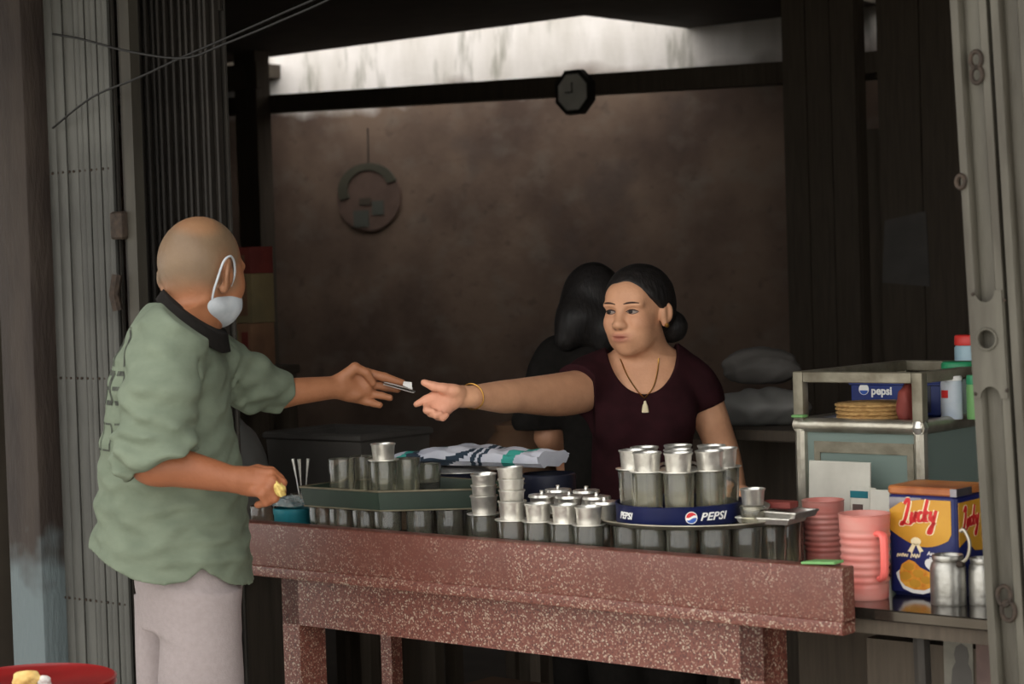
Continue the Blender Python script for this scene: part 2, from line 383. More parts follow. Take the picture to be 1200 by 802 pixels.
# ================================================================== folding gates
def slat_mesh(w, h, bulge=.006, n=4):
    mb = MB(); pts = [(0, .008)] + [(w * (i / n), -bulge * math.sin(math.pi * i / n) ** .6) for i in range(n + 1)] + [(w, .008)]
    N = len(pts); vs = [(x, y, 0) for x, y in pts] + [(x, y, h) for x, y in pts]
    return mb.add(vs, [(i, (i + 1) % N, N + (i + 1) % N, N + i) for i in range(N)] + [tuple(range(N - 1, -1, -1)), tuple(range(N, 2 * N))]).mesh('slat', M['slat'])
gv = .1
ga, _ = Pv(39, 400, gv); gb, _ = Pv(141, 400, gv)
gate = empty('folding_gate', S(ga, gv), label='pale grey folding steel gate of narrow vertical slats behind the man', cat='gate')
widths = [.044] * 5 + [.0235] * 6
tot = sum(widths); k = (gb - ga) / tot
cache = {}; x = 0; edges = []
for w in widths:
    w *= k
    if w not in cache: cache[w] = slat_mesh(w - .0035, 2.28)
    o = mobj('slat', cache[w], gate, (x + .0015, random.uniform(-.003, .003), .02)); edges.append((x, w)); x += w
MB().box(0, gb - ga, .012, .02, .02, 2.3).build('backing_sheet', M['slatgap'], gate)
rv = MB()
for zz in (.676, 1.80, 1.26):
    for (xx, w) in edges:
        for q in (.3, .7) if w > .03 else (.5,):
            cx = xx + w * q
            rv.lathe([(0, .004), (.003, .003), (.0042, 0)], 6, None, lambda p, c=cx, z=zz: (c + p[0], -.006 - p[2], z + p[1]))
o = rv.build('rivets', M['rust'], gate); o['kind'] = 'stuff'
MB().box(0, gb - ga, -.012, .012, 0, .02).box(0, gb - ga, -.012, .012, 2.3, 2.32).build('track', M['rust'], gate)
# lock stile beside the slats
su0, _ = Pv(150, 300, gv - .02); su1, _ = Pv(161, 300, gv - .02)
M['stile'] = pm('stile_paint', srgb(66, 62, 54), srgb(54, 50, 43), 9, .6, .2, stretch=(2, 2, .5))
st = empty('gate_stile', S(su0, gv - .02), label='narrow pale steel stile with a lock beside the slatted gate', cat='gate post')
w = su1 - su0
MB().prism([(0, 0), (w, 0), (w, .03), (w * .75, .03), (w * .75, .008), (w * .25, .008), (w * .25, .03), (0, .03)], .02, 2.3).build('channel', M['stile'], st, smooth=False)
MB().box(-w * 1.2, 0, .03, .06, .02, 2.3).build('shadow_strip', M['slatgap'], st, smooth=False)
zl = Pv(150, 262, gv)[1]
MB().rbox(-.045, .004, -.02, .02, zl - .04, zl + .03, .008).build('lock_case', M['rust'], st)
zl2 = Pv(150, 345, gv)[1]
MB().tube([(-.03, -.012, zl2 + .05), (-.035, -.02, zl2), (-.03, -.014, zl2 - .04)], .014, 8).build('lock_handle', M['rust'], st)
# dark inner gate of thin pickets
iv = .3
ia, _ = Pv(168, 300, iv); ib, _ = Pv(262, 300, iv)
ig = empty('picket_gate', S(ia, iv), label='dark folded inner gate of thin steel pickets behind the man', cat='gate')
npk = 12; pw = (ib - ia) / npk
pmesh = MB().prism([(0, 0), (.012, -.004), (.016, .0), (.016, .016), (0, .016)], .0, 2.26).mesh('picket', M['picket'], smooth=False)
for i in range(npk): mobj('picket', pmesh, ig, (i * pw + .004, random.uniform(-.004, .004), .02))
for zz in (.3, 1.2, 2.2): MB().box(0, ib - ia, .018, .026, zz, zz + .03).build('cross_bar', M['picket'], ig)
MB().box(0, ib - ia, .03, .036, .02, 2.3).build('backing_sheet', M['slatgap'], ig)

# gate on the right: deep steel channels, leaning a little
rg0, _ = Pv(1138, 300, 0)
lean = -.04
rgate = empty('folding_gate', S(rg0, 0), label='weathered grey steel channel gate with a round finger hole beside the biscuit tin', cat='gate')
def shear(q): return (q[0] + lean * (q[2] - 1.5), q[1], q[2])
def uw(px): return Pv(px, 300, 0)[0] - rg0
def channel(a, b, lip=.014, dep=.022):
    # C-channel, lips toward the street, slightly rounded
    return [(a, -dep), (a + lip, -dep), (a + lip + .004, -dep + .006), (a + lip + .004, -.004), (b - lip - .004, -.004), (b - lip - .004, -dep + .006), (b - lip, -dep), (b, -dep), (b, .02), (a, .02)]
MB().prism(channel(0, uw(1180)), .02, 2.3, None, shear).build('channel', M['channel'], rgate, smooth=True, ang=50)
MB().prism(channel(uw(1185), uw(1226)), .02, 2.3, None, shear).build('channel', M['channel'], rgate, smooth=True, ang=50)
MB().prism(channel(uw(1231), uw(1272)), .02, 2.3, None, shear).build('channel', M['channel'], rgate, smooth=True, ang=50)
MB().box(uw(1176), uw(1190), .0, .012, .02, 2.3, None, shear).build('backing_strip', M['slatgap'], rgate, smooth=False)
MB().box(uw(1222), uw(1236), .0, .012, .02, 2.3, None, shear).build('backing_strip', M['slatgap'], rgate, smooth=False)
# lock plate: rounded notches top and bottom, a round finger hole
zp0 = Pv(1160, 466, 0)[1]; zp1 = Pv(1160, 340, 0)[1]; zh = Pv(1161, 397, 0)[1]
W_ = uw(1180)
def plate():
    mb = MB(); cx = W_ * .5; rh = .017; n = 24; yo = -.0255
    nr = W_ * .28
    outer = []
    m_ = 8
    for i in range(m_ + 1):                      # top edge with notch
        a = math.pi - math.pi * i / m_; outer.append((cx + nr * math.cos(a), zp1 - nr * math.sin(a) * 1.1))
    top = [(0.002, zp1)] + outer + [(W_ - .002, zp1)]
    bot = []
    for i in range(m_ + 1):
        a = math.pi * i / m_; bot.append((cx + nr * math.cos(a), zp0 + nr * math.sin(a) * 1.1))
    bot = [(W_ - .002, zp0)] + bot + [(.002, zp0)]
    bm = bmesh.new()
    def loop(pts): 
        vs = [bm.verts.new((x, yo, z)) for x, z in pts]
        return [bm.edges.new((vs[i], vs[(i + 1) % len(vs)])) for i in range(len(vs))]
    es = loop(top + bot) + loop([(cx + rh * math.cos(2 * math.pi * i / n), zh + rh * math.sin(2 * math.pi * i / n)) for i in range(n)])
    bmesh.ops.triangle_fill(bm, use_beauty=True, edges=es)
    r = bmesh.ops.extrude_face_region(bm, geom=bm.faces[:])
    for v in [g for g in r['geom'] if isinstance(g, bmesh.types.BMVert)]: v.co.y += .004
    for v in bm.verts: v.co.x += lean * (v.co.z - 1.5)
    bmesh.ops.recalc_face_normals(bm, faces=bm.faces)
    me = bpy.data.meshes.new('lock_plate'); bm.to_mesh(me); bm.free(); me.materials.append(M['channel']); return me
lp = mobj('lock_plate', plate(), rgate)
rim = MB().tube([(W_ * .5 + .018 * math.cos(a) + lean * (zh - 1.5), -.027, zh + .018 * math.sin(a)) for a in np.linspace(0, 2 * math.pi, 20, False)], .0025, 6, closed=True)
rim.build('hole_rim', M['channel'], lp)
for (px, py) in ((1140, 345), (1177, 352), (1143, 462), (1180, 458)):
    a, z = Pv(px, py, -.026)
    MB().lathe([(0, .003), (.0025, .002), (.0035, 0)], 8, None, lambda p, a=a, z=z: (a - rg0 + p[0], -.026 - p[2], z + p[1])).build('rivet', M['rust'], lp)
def chainlink(px, py, r):
    a, z = Pv(px, py, -.02); pts = [(a - rg0 + r * .75 * math.cos(t), -.024, z + r * math.sin(t)) for t in np.linspace(0, 2 * math.pi, 14, False)]
    MB().tube(pts, .0045, 6, closed=True).build('chain_link', M['rust'], rgate)
for px, py, r in ((1145, 70, .014), (1146, 88, .014), (1178, 698, .017), (1183, 716, .017), (1127, 213, .011)): chainlink(px, py, r)

# ================================================================== back of the shop
# wall clock on the beam
cu_, cz_ = Pv(671, 108, 4.16); 
clk = empty('wall_clock', S(cu_, 4.2, cz_), label='small octagonal wall clock hung on the dark tie beam', cat='clock')
octa = lambda r: [(r * math.cos(math.radians(22.5 + 45 * i)), r * math.sin(math.radians(22.5 + 45 * i))) for i in range(8)]
flip = lambda q: (q[0], -q[2], q[1])
R_ = .110
MB().prism(octa(R_), .001, .04, None, flip).build('case', M['clockrim'], clk, smooth=False)
fc = MB().prism(octa(R_ * .80), .04, .043, None, flip).build('dial', M['clockface'], clk, smooth=False)
MB().box(-.003, .003, 0, .045, .044, .046, None, flip).box(-.04, .004, -.003, .003, .044, .046, None, flip).build('hands', M['clockrim'], fc, smooth=False)
# hanging ornament
ou, oz = Pv(432, 232, 5.24); ot = Pv(431, 150, 5.24)[1]
orn = empty('hanging_ornament', S(ou, 5.249, oz), label='faded round paper ornament with a green arch hung on the stained wall', cat='ornament')
disc = [(.25 * math.cos(a), .19 * math.sin(a)) for a in np.linspace(0, 2 * math.pi, 28, False)]
MB().prism(disc, 0, .012, None, flip).build('board', M['mapbrown'], orn, smooth=False)
arch = [(.235 * math.cos(a), .05 + .15 * math.sin(a)) for a in np.linspace(math.pi * 1.12, .25, 16)] + [(.16 * math.cos(a), .05 + .11 * math.sin(a)) for a in np.linspace(.25, math.pi * 1.12, 16)]
MB().prism(arch, .012, .02, None, flip).build('green_arch', M['mapleaf'], orn, smooth=False)
MB().box(-.12, .0, -.165, -.07, .012, .016, None, flip).build('teal_panel', M['maproom'], orn, smooth=False)
MB().box(-.07, .02, -.04, .0, .012, .016, None, flip).build('brown_panel', M['darkwood'], orn, smooth=False)
MB().box(.03, .12, -.1, -.02, .012, .016, None, flip).build('dark_panel', M['maproom'], orn, smooth=False)
MB().tube([(0, 0, .19), (.002, -.0, ot - oz)], .004, 6).build('string', M['cable'], orn)
# notice on the partition
nu0, nz1 = Pv(1032, 250, 3.995); nu1, nz0 = Pv(1090, 330, 3.995)
nt_ = empty('notice_sheet', S(nu0, 3.995, nz0), label='dim torn paper sheet stuck on the black partition', cat='paper')
MB().add([(0, 0, .0), (nu1 - nu0, 0, -.02), (nu1 - nu0 - .01, 0, nz1 - nz0), (.02, 0, nz1 - nz0 - .03), (0, -.003, .0), (nu1 - nu0, -.003, -.02), (nu1 - nu0 - .01, -.003, nz1 - nz0), (.02, -.003, nz1 - nz0 - .03)],
         [(0, 1, 2, 3), (7, 6, 5, 4), (0, 4, 5, 1), (1, 5, 6, 2), (2, 6, 7, 3), (3, 7, 4, 0)]).build('sheet', M['darkgrey'], nt_, smooth=False)

def stand(u, v, w, d, h, label, cat='table', mat='darkwood', name='dark_stand'):
    r = empty(name, S(u, v, 0), label=label, cat=cat)
    MB().rbox(0, w, 0, d, h - .03, h, .006).build('top', M[mat], r)
    for a, b in ((.01, .01), (w - .05, .01), (.01, d - .05), (w - .05, d - .05)):
        MB().box(a, a + .04, b, b + .04, 0, h - .03).build('leg', M[mat], r, smooth=False)
    MB().box(.02, w - .02, d - .03, d - .02, .08, h - .03).build('back_panel', M[mat], r, smooth=False)
    return r
def carton(u, v, z, w, d, h, mat, label, bands=()):
    r = empty('carton', S(u, v, z), label=label, cat='box')
    MB().rbox(0, w, 0, d, 0, h, .003).build('box', M[mat], r)
    MB().box(w * .46, w * .54, -.001, d + .001, h - .0005, h + .001).build('tape', M['cardboard'], r, smooth=False)
    for (a, b, c, e, m) in bands:
        MB().box(a * w, b * w, -.0015, 0, c * h, e * h).build('print', M[m], r, smooth=False)
    return r
cv = 1.55
c_r, cz0 = Pv(296, 430, cv); cz1 = Pv(318, 379, cv)[1]; cz2 = Pv(318, 320, cv)[1]; cz3 = Pv(318, 288, cv)[1]
cl_ = Pv(255, 400, cv)[0]
wC = c_r - cl_
stand(cl_ - .1, cv - .03, wC + .16, .2, cz0, 'dark wooden stand under the stacked cartons')
carton(cl_, cv, cz0, wC, .11, cz1 - cz0, 'cardboard', 'brown printed carton with pale panels, lowest of the stack behind the man', ((.3, .62, .1, .85, 'cartonolive'), (.38, .5, .3, .8, 'cartonblue'), (.72, .9, .15, .8, 'cartonred')))
carton(cl_ + .01, cv + .005, cz1 + .001, wC - .005, .105, cz2 - cz1 - .001, 'cartonolive', 'dull olive carton in the middle of the stack behind the man', ((.2, .85, .15, .85, 'cardboard'),))
carton(cl_ + .005, cv, cz2 + .001, wC, .11, cz3 - cz2 - .001, 'cartonred', 'dark red carton on top of the stack behind the man', ((.35, .85, .3, .7, 'cardboard'),))

def bin_(u, v, w, d, h, z0, label, mat, name, cat):
    r = empty(name, S(u, v, z0), label=label, cat=cat)
    mb = MB(); k = .86
    o = lambda s, z: [(-w / 2 * s, -d / 2 * s, z), (w / 2 * s, -d / 2 * s, z), (w / 2 * s, d / 2 * s, z), (-w / 2 * s, d / 2 * s, z)]
    vs = o(k, 0) + o(1, h) + o(.93, h) + o(k * .93, .02)
    fs = [(3, 2, 1, 0)] + [(i, (i + 1) % 4, 4 + (i + 1) % 4, 4 + i) for i in range(4)] + [(4 + i, 4 + (i + 1) % 4, 8 + (i + 1) % 4, 8 + i) for i in range(4)] + [(8 + i, 8 + (i + 1) % 4, 12 + (i + 1) % 4, 12 + i) for i in range(4)] + [(12, 13, 14, 15)]
    mb.add(vs, fs).build('body', M[mat], r, smooth=False)
    MB().tube([(w / 2, -d / 2, h), (w / 2, d / 2, h), (-w / 2, d / 2, h), (-w / 2, -d / 2, h)], .012, 6, closed=True).build('rim', M[mat], r)
    return r
bz = Pv(370, 512, 1.0)[1]; bu = .5 * (Pv(303, 512, 1.0)[0] + Pv(438, 512, 1.0)[0])
stand(bu - .22, .98, .44, .34, .55, 'low dark stand holding the dark grey bin')
bin_(bu, 1.14, .40, .3, bz - .55, .55, 'dark grey flared bin behind the green tray of glasses', 'darkgrey', 'storage_bin', 'bin')

def lump(name, loc, rad, label, cat, mat, seed=1, parts=None, amp=.08, zflat=.0):
    r_ = np.random.RandomState(seed); ph = r_.rand(6, 4) * 6
    bm = bmesh.new(); bmesh.ops.create_icosphere(bm, subdivisions=4, radius=1)
    for v in bm.verts:
        c = np.array(v.co); n = sum(math.sin(c @ (ph[i, :3] * 1.2 - 3.4) * (1 + i * .6) + ph[i, 3]) / (1 + i) for i in range(6))
        c = c * (1 + amp * n); c[2] = max(c[2], -.8)
        v.co = (c[0] * rad[0], c[1] * rad[1], (c[2] + .8) * rad[2])
    me = bpy.data.meshes.new(name); bm.to_mesh(me); bm.free(); me.shade_smooth(); me.materials.append(M[mat])
    o = mobj(name, me, None, loc, -TH); return tag(o, label, cat)
# grey sack on a crate at the left, behind the man
gu, gz_ = Pv(268, 484, .72)
stand(gu - .2, .62, .3, .25, .72, 'dark crate stand under the grey sack')
lump('grey_sack', S(gu - .045, .76, .72), (.115, .1, (gz_ - .72) / 1.85), 'plain grey cloth sack standing behind the man', 'sack', 'greyplastic', 4, amp=.05)
# clay jar further in
ju, jz = Pv(602, 497, 1.55)
stand(ju - .2, 1.4, .4, .35, .72, 'dark stand under the brown clay jar')
jr = empty('clay_jar', S(ju, 1.57, .72), label='round brown clay jar behind the patterned cloth', cat='jar')
hj = jz - .72
MB().lathe([(.06, 0), (.1, .05), (.125, hj * .5), (.11, hj * .78), (.07, hj * .93), (.078, hj), (.06, hj), (.055, hj * .93)], 24).build('body', M['brownclay'], jr)
MB().lathe([(.07, hj * .98), (.05, hj * 1.02), (.012, hj * 1.04), (.012, hj * 1.08), (0, hj * 1.1)], 20).build('lid', M['brownclay'], jr)
# bundles to the right of the seller
xu, xz = Pv(876, 500, 1.35); xu2, xz2 = Pv(868, 446, 1.35)
stand(xu - .3, 1.25, .6, .4, xz, 'dark shelf stand under the grey bundles')
lump('cloth_bundle', S(xu, 1.42, xz), (.13, .1, .058), 'dim grey cloth bundle on the dark shelf beside the seller', 'bundle', 'greyplastic', 11)
lump('cloth_bundle', S(xu - .07, 1.52, xz + .105), (.12, .06, .055), 'darker flat bundle lying on top of the grey cloth bundle', 'bundle', 'darkgrey', 12)
# low stool under the counter
wu, _ = Pv(590, 797, .62)
sto = empty('low_stool', S(wu, .64, 0), label='low brown wooden stool under the counter', cat='stool')
MB().rbox(-.14, .14, -.1, .1, .42, .45, .01).build('seat', M['brownclay'], sto)
for a in (-.12, .09):
    for b in (-.08, .05): MB().box(a, a + .03, b, b + .03, 0, .42).build('leg', M['brownclay'], sto, smooth=False)
# cables under the roof
def cable(pts, r, label):
    q = crom([P(*p) for p in pts], 6); base = q[0]
    o = MB().tube([p - base for p in q], r, 6).build('cable', M['cable'], None, base); tag(o, label, 'cable')
cable([(62, 40, 5.36), (96, 46, 5.2), (150, 60, 4.98), (215, 68, 4.9), (262, 52, 4.8), (330, 24, 4.7), (400, -8, 4.6), (500, -66, 4.6), (545, -104, 4.5)], .003, 'thin cable looping in front of the slatted gate')
cable([(62, 150, 5.36), (108, 114, 5.2), (160, 92, 4.98), (216, 66, 4.9), (262, 46, 4.8), (330, 16, 4.7), (390, -12, 4.6), (490, -72, 4.6), (530, -106, 4.5)], .003, 'second cable rising from the slats and joining the first')

# ================================================================== the terrazzo counter
CT = .862          # counter surface
ct = empty('terrazzo_counter', S(0, 0, 0), label='long reddish terrazzo counter with a raised front lip', cat='counter')
U0, U1, UL = -.37, 1.40, 1.58
def bev_prism(name, x0, x1, y0, y1, z0, z1, r, mat, parent):
    # bar along x with rounded long edges
    pts = []
    for cy, cz, a0 in ((y1 - r, z1 - r, 0), (y0 + r, z1 - r, 90), (y0 + r, z0 + r, 180), (y1 - r, z0 + r, 270)):
        for i in range(4): a = math.radians(a0 + 30 * i); pts.append((cy + r * math.cos(a), cz + r * math.sin(a)))
    N = len(pts); vs = [(x0, y, z) for y, z in pts] + [(x1, y, z) for y, z in pts]
    return MB().add(vs, [(i, (i + 1) % N, N + (i + 1) % N, N + i) for i in range(N)] + [tuple(range(N)), tuple(range(2 * N - 1, N - 1, -1))]).build(name, mat, parent, ang=40)
bev_prism('front_lip', U0, UL, 0, .042, .826, .932, .005, M['terrazzo'], ct)
bev_prism('lip_moulding', U0, UL, -.006, .042, .806, .832, .004, M['terrazzo'], ct)
MB().box(U0, U1, .042, .56, .80, CT).build('top_slab', M['terrazzo'], ct, smooth=False)
MB().box(.03, 1.372, .045, .085, .690, .80).build('apron', M['terrazzo'], ct, smooth=False)
for a, b in ((.03, .085), (1.318, 1.372)):
    MB().box(a, b, .045, .13, 0, .80).build('leg', M['terrazzo'], ct, smooth=False)
ku = Pv(453, 780, .46)[0]
MB().box(ku - .018, ku + .018, .46, .50, 0, .80).build('leg', M['terrazzo'], ct, smooth=False)
# ------------------------------------------------------------------ glasses and filters
GH = .106
def glass_me(h, r0, r1, seg=22):
    p = [(0, 0), (r0 * .9, 0), (r0, .004), (r1, h - .002), (r1 - .0012, h), (r1 - .0028, h - .001), (r0 - .0022, .012), (r0 * .7, .009), (0, .009)]
    return MB().lathe(p, seg).mesh('coffee_glass', M['glass'], ang=50)
GM = glass_me(GH, .0285, .0325); GM2 = glass_me(.088, .026, .0305)
GPOS = []
def clear(u, v, z): return all(math.hypot(u - a, v - b) > .0655 or abs(z - c) > .05 for a, b, c in GPOS)
def glass(u, v, z, label, group, me=None):
    GPOS.append((u, v, z))
    o = mobj('coffee_glass', me or GM, None, S(u, v, z), random.uniform(0, 6)); return tag(o, label, 'glass', group)
cup_me = MB().lathe([(0, .0015), (.0235, .0015), (.0245, .003), (.0272, .034), (.0292, .0365), (.0296, .0385), (.0285, .0395), (.0262, .037), (.0235, .005), (0, .0045)], 24).mesh('cup', M['alu'], ang=50)
brim_me = MB().lathe([(.012, 0), (.0340, 0), (.0362, .0012), (.0362, .0026), (.034, .0022), (.0245, .0018), (.012, .0018)], 24, close=False).mesh('brim', M['alu'], ang=50)
lid_me = MB().lathe([(.0, .0), (.029, 0), (.0305, -.004), (.0312, -.004), (.030, .0015), (.006, .003), (.004, .006), (.005, .01), (0, .0115)], 24).mesh('lid', M['alu'], ang=50)
def filt(u, v, z, label, group, brim=True, tilt=(0, 0), sc=1.0, lid=False):
    r = empty('coffee_filter', S(u, v, z), random.uniform(0, 6), label, 'coffee filter', group)
    r.rotation_euler[0] = tilt[0]; r.rotation_euler[1] = tilt[1]; r.scale = (sc, sc, sc)
    mobj('cup', cup_me, r)
    if brim: mobj('brim', brim_me, r)
    if lid: mobj('lid', lid_me, r, (0, 0, .0405))
    return r
# left: glasses that carry the green tray
L1 = 'clear empty coffee glass on the counter under the green tray'
for u, v in [(.128, .092), (.198, .088), (.268, .092), (.338, .092), (.402, .13), (.458, .17), (.513, .212), (.15, .165), (.225, .17), (.3, .175), (.37, .205), (.43, .25)]:
    glass(u, v, CT, L1, 'glasses under the green tray')
TZ = CT + GH + .0005
poly = [(.092, .055), (.345, .055), (.548, .205), (.548, .33), (.26, .36), (.092, .22)]
gt = empty('serving_tray', S(0, 0, TZ), label='dark green angular metal tray resting on coffee glasses', cat='tray')
cx_ = np.mean([p[0] for p in poly]); cy_ = np.mean([p[1] for p in poly])
def scaled(pl, k): return [(cx_ + (x - cx_) * k, cy_ + (y - cy_) * k) for x, y in pl]
def tray_mesh(pl, h, k0=.955, th=.985):
    a, b, c, d = scaled(pl, k0), pl, scaled(pl, th), scaled(pl, k0 * th); N = len(pl); mb = MB()
    vs = [(x, y, 0) for x, y in a] + [(x, y, h) for x, y in b] + [(x, y, h) for x, y in c] + [(x, y, .002) for x, y in d]
    fs = [tuple(range(N - 1, -1, -1)), tuple(range(3 * N, 4 * N))] + [(k * N + i, k * N + (i + 1) % N, (k + 1) * N + (i + 1) % N, (k + 1) * N + i) for k in range(3) for i in range(N)]
    return mb.add(vs, fs)
tray_mesh(poly, .046).build('pan', M['greentray'], gt, smooth=False)
MB().tube([(x, y, .046) for x, y in poly], .0025, 6, closed=True).build('rolled_rim', M['rimgold'], gt, smooth=False)
MB().tube([(x, y, .0015) for x, y in scaled(poly, .962)], .0018, 6, closed=True).build('foot_rim', M['rimgold'], gt, smooth=False)
def at_u(px, v): return Pv(px, 560, v)[0]
for (px, v), TG in zip(((401, .13), (426, .20), (450, .13), (477, .196)), ('clear coffee glass at the teal box end of the green tray', 'clear coffee glass in the green tray between end glass and filter-topped glass', 'clear coffee glass topped by a lone filter in the green tray', 'clear coffee glass between filter-topped glass and coffee in the green tray')):
    glass(at_u(px, v), v, TZ + .0025, TG, 'glasses in the green tray')
g5 = empty('coffee_glass', S(at_u(502, .262), .262, TZ + .0025), 0, 'short glass half full of black coffee in the green tray', 'glass')
mobj('tumbler', GM2, g5); MB().lathe([(0, .0092), (.0225, .0092), (.0262, .045), (0, .045)], 20).build('coffee', M['coffee'], g5)
filt(at_u(450, .13), .13, TZ + .0025 + GH, 'aluminium coffee filter alone on a glass in the green tray', None, brim=True)
# middle: glasses topped with filters, and the two stacks
mids = [(568, .13), (601, .075), (631, .08), (662, .085), (690, .08), (709, .152)]
MU = []
for (px, v), w_ in zip(mids, ('under the shorter filter stack', 'under the taller filter stack', 'with one filter, next to the taller stack', 'with one filter, second from the taller stack', 'with one filter, third from the taller stack', 'with a lidded filter beside the blue tray')):
    u = Pv(px, 615, v)[0]; MU.append((u, v)); glass(u, v, CT, 'clear coffee glass ' + w_, 'glasses capped by filters')
zt = CT + GH
def stack(u, v, n, which, lean):
    words = ['lowest', 'second', 'third', 'topmost', 'topmost'] if n > 3 else ['lowest', 'middle', 'topmost']
    for i in range(n):
        filt(u + lean * i, v, zt + .0245 * i + (0 if i == 0 else .002), f'{words[i]} aluminium filter in the {which} filter stack', 'stacked coffee filters', brim=(i == 0), tilt=(0, .05 * (i == n - 1)), sc=1.0 if i else 1.08)
stack(*MU[0], 3, 'shorter', .001)
stack(*MU[1], 4, 'taller', -.0005)
for ((u, v), lid), w_ in zip(zip(MU[2:], (False, False, False, True)), ('next to', 'second from', 'third from', '')):
    filt(u, v, zt, f'open aluminium coffee filter on a glass {w_} the taller stack' if not lid else 'lidded aluminium coffee filter beside the blue tray', 'filters on the middle glasses' if not lid else None, lid=lid)
BG = 'clear coffee glass in the rear row behind the filter stacks'
for px, v in ((548, .2), (590, .22), (636, .2), (668, .21), (700, .22), (655, .30), (688, .31)):
    u = Pv(px, 610, v)[0]
    if not clear(u, v, CT): continue
    glass(u, v, CT, BG, 'rear row glasses')
    if px > 600: filt(u, v, zt, 'lidded aluminium filter in the rear row behind the open filters', 'rear row filters', lid=True)
# right: glasses carrying the steel tray, with the blue tray of glasses on top
cu0, cv0 = Pz(822, 617, CT + GH); cv0 = .285; cu0 = Pv(822, 618, cv0)[0]; TR = .225
RG = 'clear coffee glass on the counter under the round steel tray'
for a in range(250, 250 + 357, 21):
    rr = TR - .04; u = cu0 + rr * math.cos(math.radians(a)); v = cv0 + rr * math.sin(math.radians(a))
    if clear(u, v, CT) or a < 251: glass(u, v, CT, RG, 'glasses under the steel tray')
for a in range(0, 360, 45):
    u, v = cu0 + .11 * math.cos(math.radians(a + 10)), cv0 + .11 * math.sin(math.radians(a + 10))
    if clear(u, v, CT): glass(u, v, CT, RG, 'glasses under the steel tray')
tt = empty('round_tray', S(cu0, cv0, zt + .0005), 0, 'round shallow steel tray resting on coffee glasses', 'tray')
MB().lathe([(0, 0), (TR - .012, 0), (TR - .002, .008), (TR, .0085), (TR, .0105), (TR - .003, .0105), (TR - .013, .002), (0, .002)], 56).build('pan', M['steel'], tt, ang=50)
PZ = zt + .0005 + .0025
pu, pv = Pv(797, 615, .205)[0], .205; PR = .134; PH = .042
pt = empty('round_tray', S(pu, pv, PZ), 0, 'round navy blue drinks tray printed PEPSI holding coffee glasses', 'tray')
pan = MB().lathe([(0, 0), (PR - .004, 0), (PR, .004), (PR, PH - .002), (PR + .0015, PH), (PR - .001, PH + .001), (PR - .003, PH - .002), (PR - .003, .004), (0, .002)], 56).build('pan', M['pepsiblue'], pt, ang=50)
def wrap(vs, ang, r, z):   # bend flat lettering around the tray wall
    out = []
    for x, y, d in vs:
        a = ang + x / r; out.append(((r + .0006 + d) * math.cos(a), (r + .0006 + d) * math.sin(a), z + y))
    return out
toC = math.atan2(0 - S(pu, pv)[1], 0 - S(pu, pv)[0])
def ang_of(px):            # angle on the tray wall seen at picture column px
    best = min(np.linspace(toC - 1.5, toC + 1.5, 600), key=lambda a: abs((lambda q: 600 + FPX * (q @ RR) / (q @ F0))(S(pu, pv, PZ) + np.array([PR * math.cos(a), PR * math.sin(a), .02]) - CAM) - px))
    return best
def letter(body, px, size, xs=1.15, parent=None):
    vs, fs = text_mesh(body, size, .32, .0004, .0005, xs, 1.06)
    mb = MB(); mb.add(wrap(vs, ang_of(px), PR, PH * .50), fs); return mb.build('lettering', M['white'], parent or pan, smooth=False)
letter('PEPSI', 836, .0225)
letter('PEPSI', 733, .0195, .95)
def badge(px, r):
    a0 = ang_of(px)
    def region(f):
        mb = MB(); n = 24; vs = []; fs = []
        top = []; bot = []
        for i in range(n + 1):
            x = -r + 2 * r * i / n; lo, hi = f(x / r); y = math.sqrt(max(r * r - x * x, 0))
            top.append((x, min(y, max(-y, hi * r)), .0006)); bot.append((x, max(-y, min(y, lo * r)), .0006))
        vs = top + bot; fs = [(i, i + 1, n + 2 + i, n + 1 + i) for i in range(n)]
        return mb.add(wrap(vs, a0, PR, PH * .5), fs)
    wv = lambda x: .22 * math.sin(x * 2.6)
    region(lambda x: (-9, 9)).build('badge_disc', M['white'], pan, smooth=False)
    rr_ = r * .88
    def sub(f, mat):
        nonlocal r
        keep = r; r = rr_; mb = region(f); r = keep
        mb.v = [tuple(np.array(q) * np.array([1.002, 1.002, 1])) for q in mb.v]; mb.build('badge_field', mat, pan, smooth=False)
    sub(lambda x: (.22 + wv(x), 9), M['redprint']); sub(lambda x: (-9, -.22 + wv(x)), M['blueprint'])
badge(810, .0125)
gz0 = PZ + .0045
for an, r_ in ((0, .093), (43, .094), (-43, .094), (87, .094), (-87, .094), (131, .094), (-131, .094), (180, .09), (0, .018)):
    a_ = toC + math.radians(an); w_ = S(pu, pv) + np.array([r_ * math.cos(a_), r_ * math.sin(a_), 0]) - ORG; u, v = float(w_ @ EU), float(w_ @ EV)
    lab = {0: 'above the tray badge', 43: 'above the larger tray lettering', -43: 'above the smaller tray lettering'}.get(an if r_ > .05 else 999)
    glass(u, v, gz0, ('clear coffee glass in the blue tray, ' + lab) if lab else 'clear coffee glass in the rear of the blue drinks tray', 'glasses in the blue tray')
    filt(u, v, gz0 + GH, ('aluminium coffee filter on the blue tray glass ' + lab) if lab else 'aluminium coffee filter on a rear glass of the blue drinks tray', 'filters on the blue tray glasses', sc=1.04)
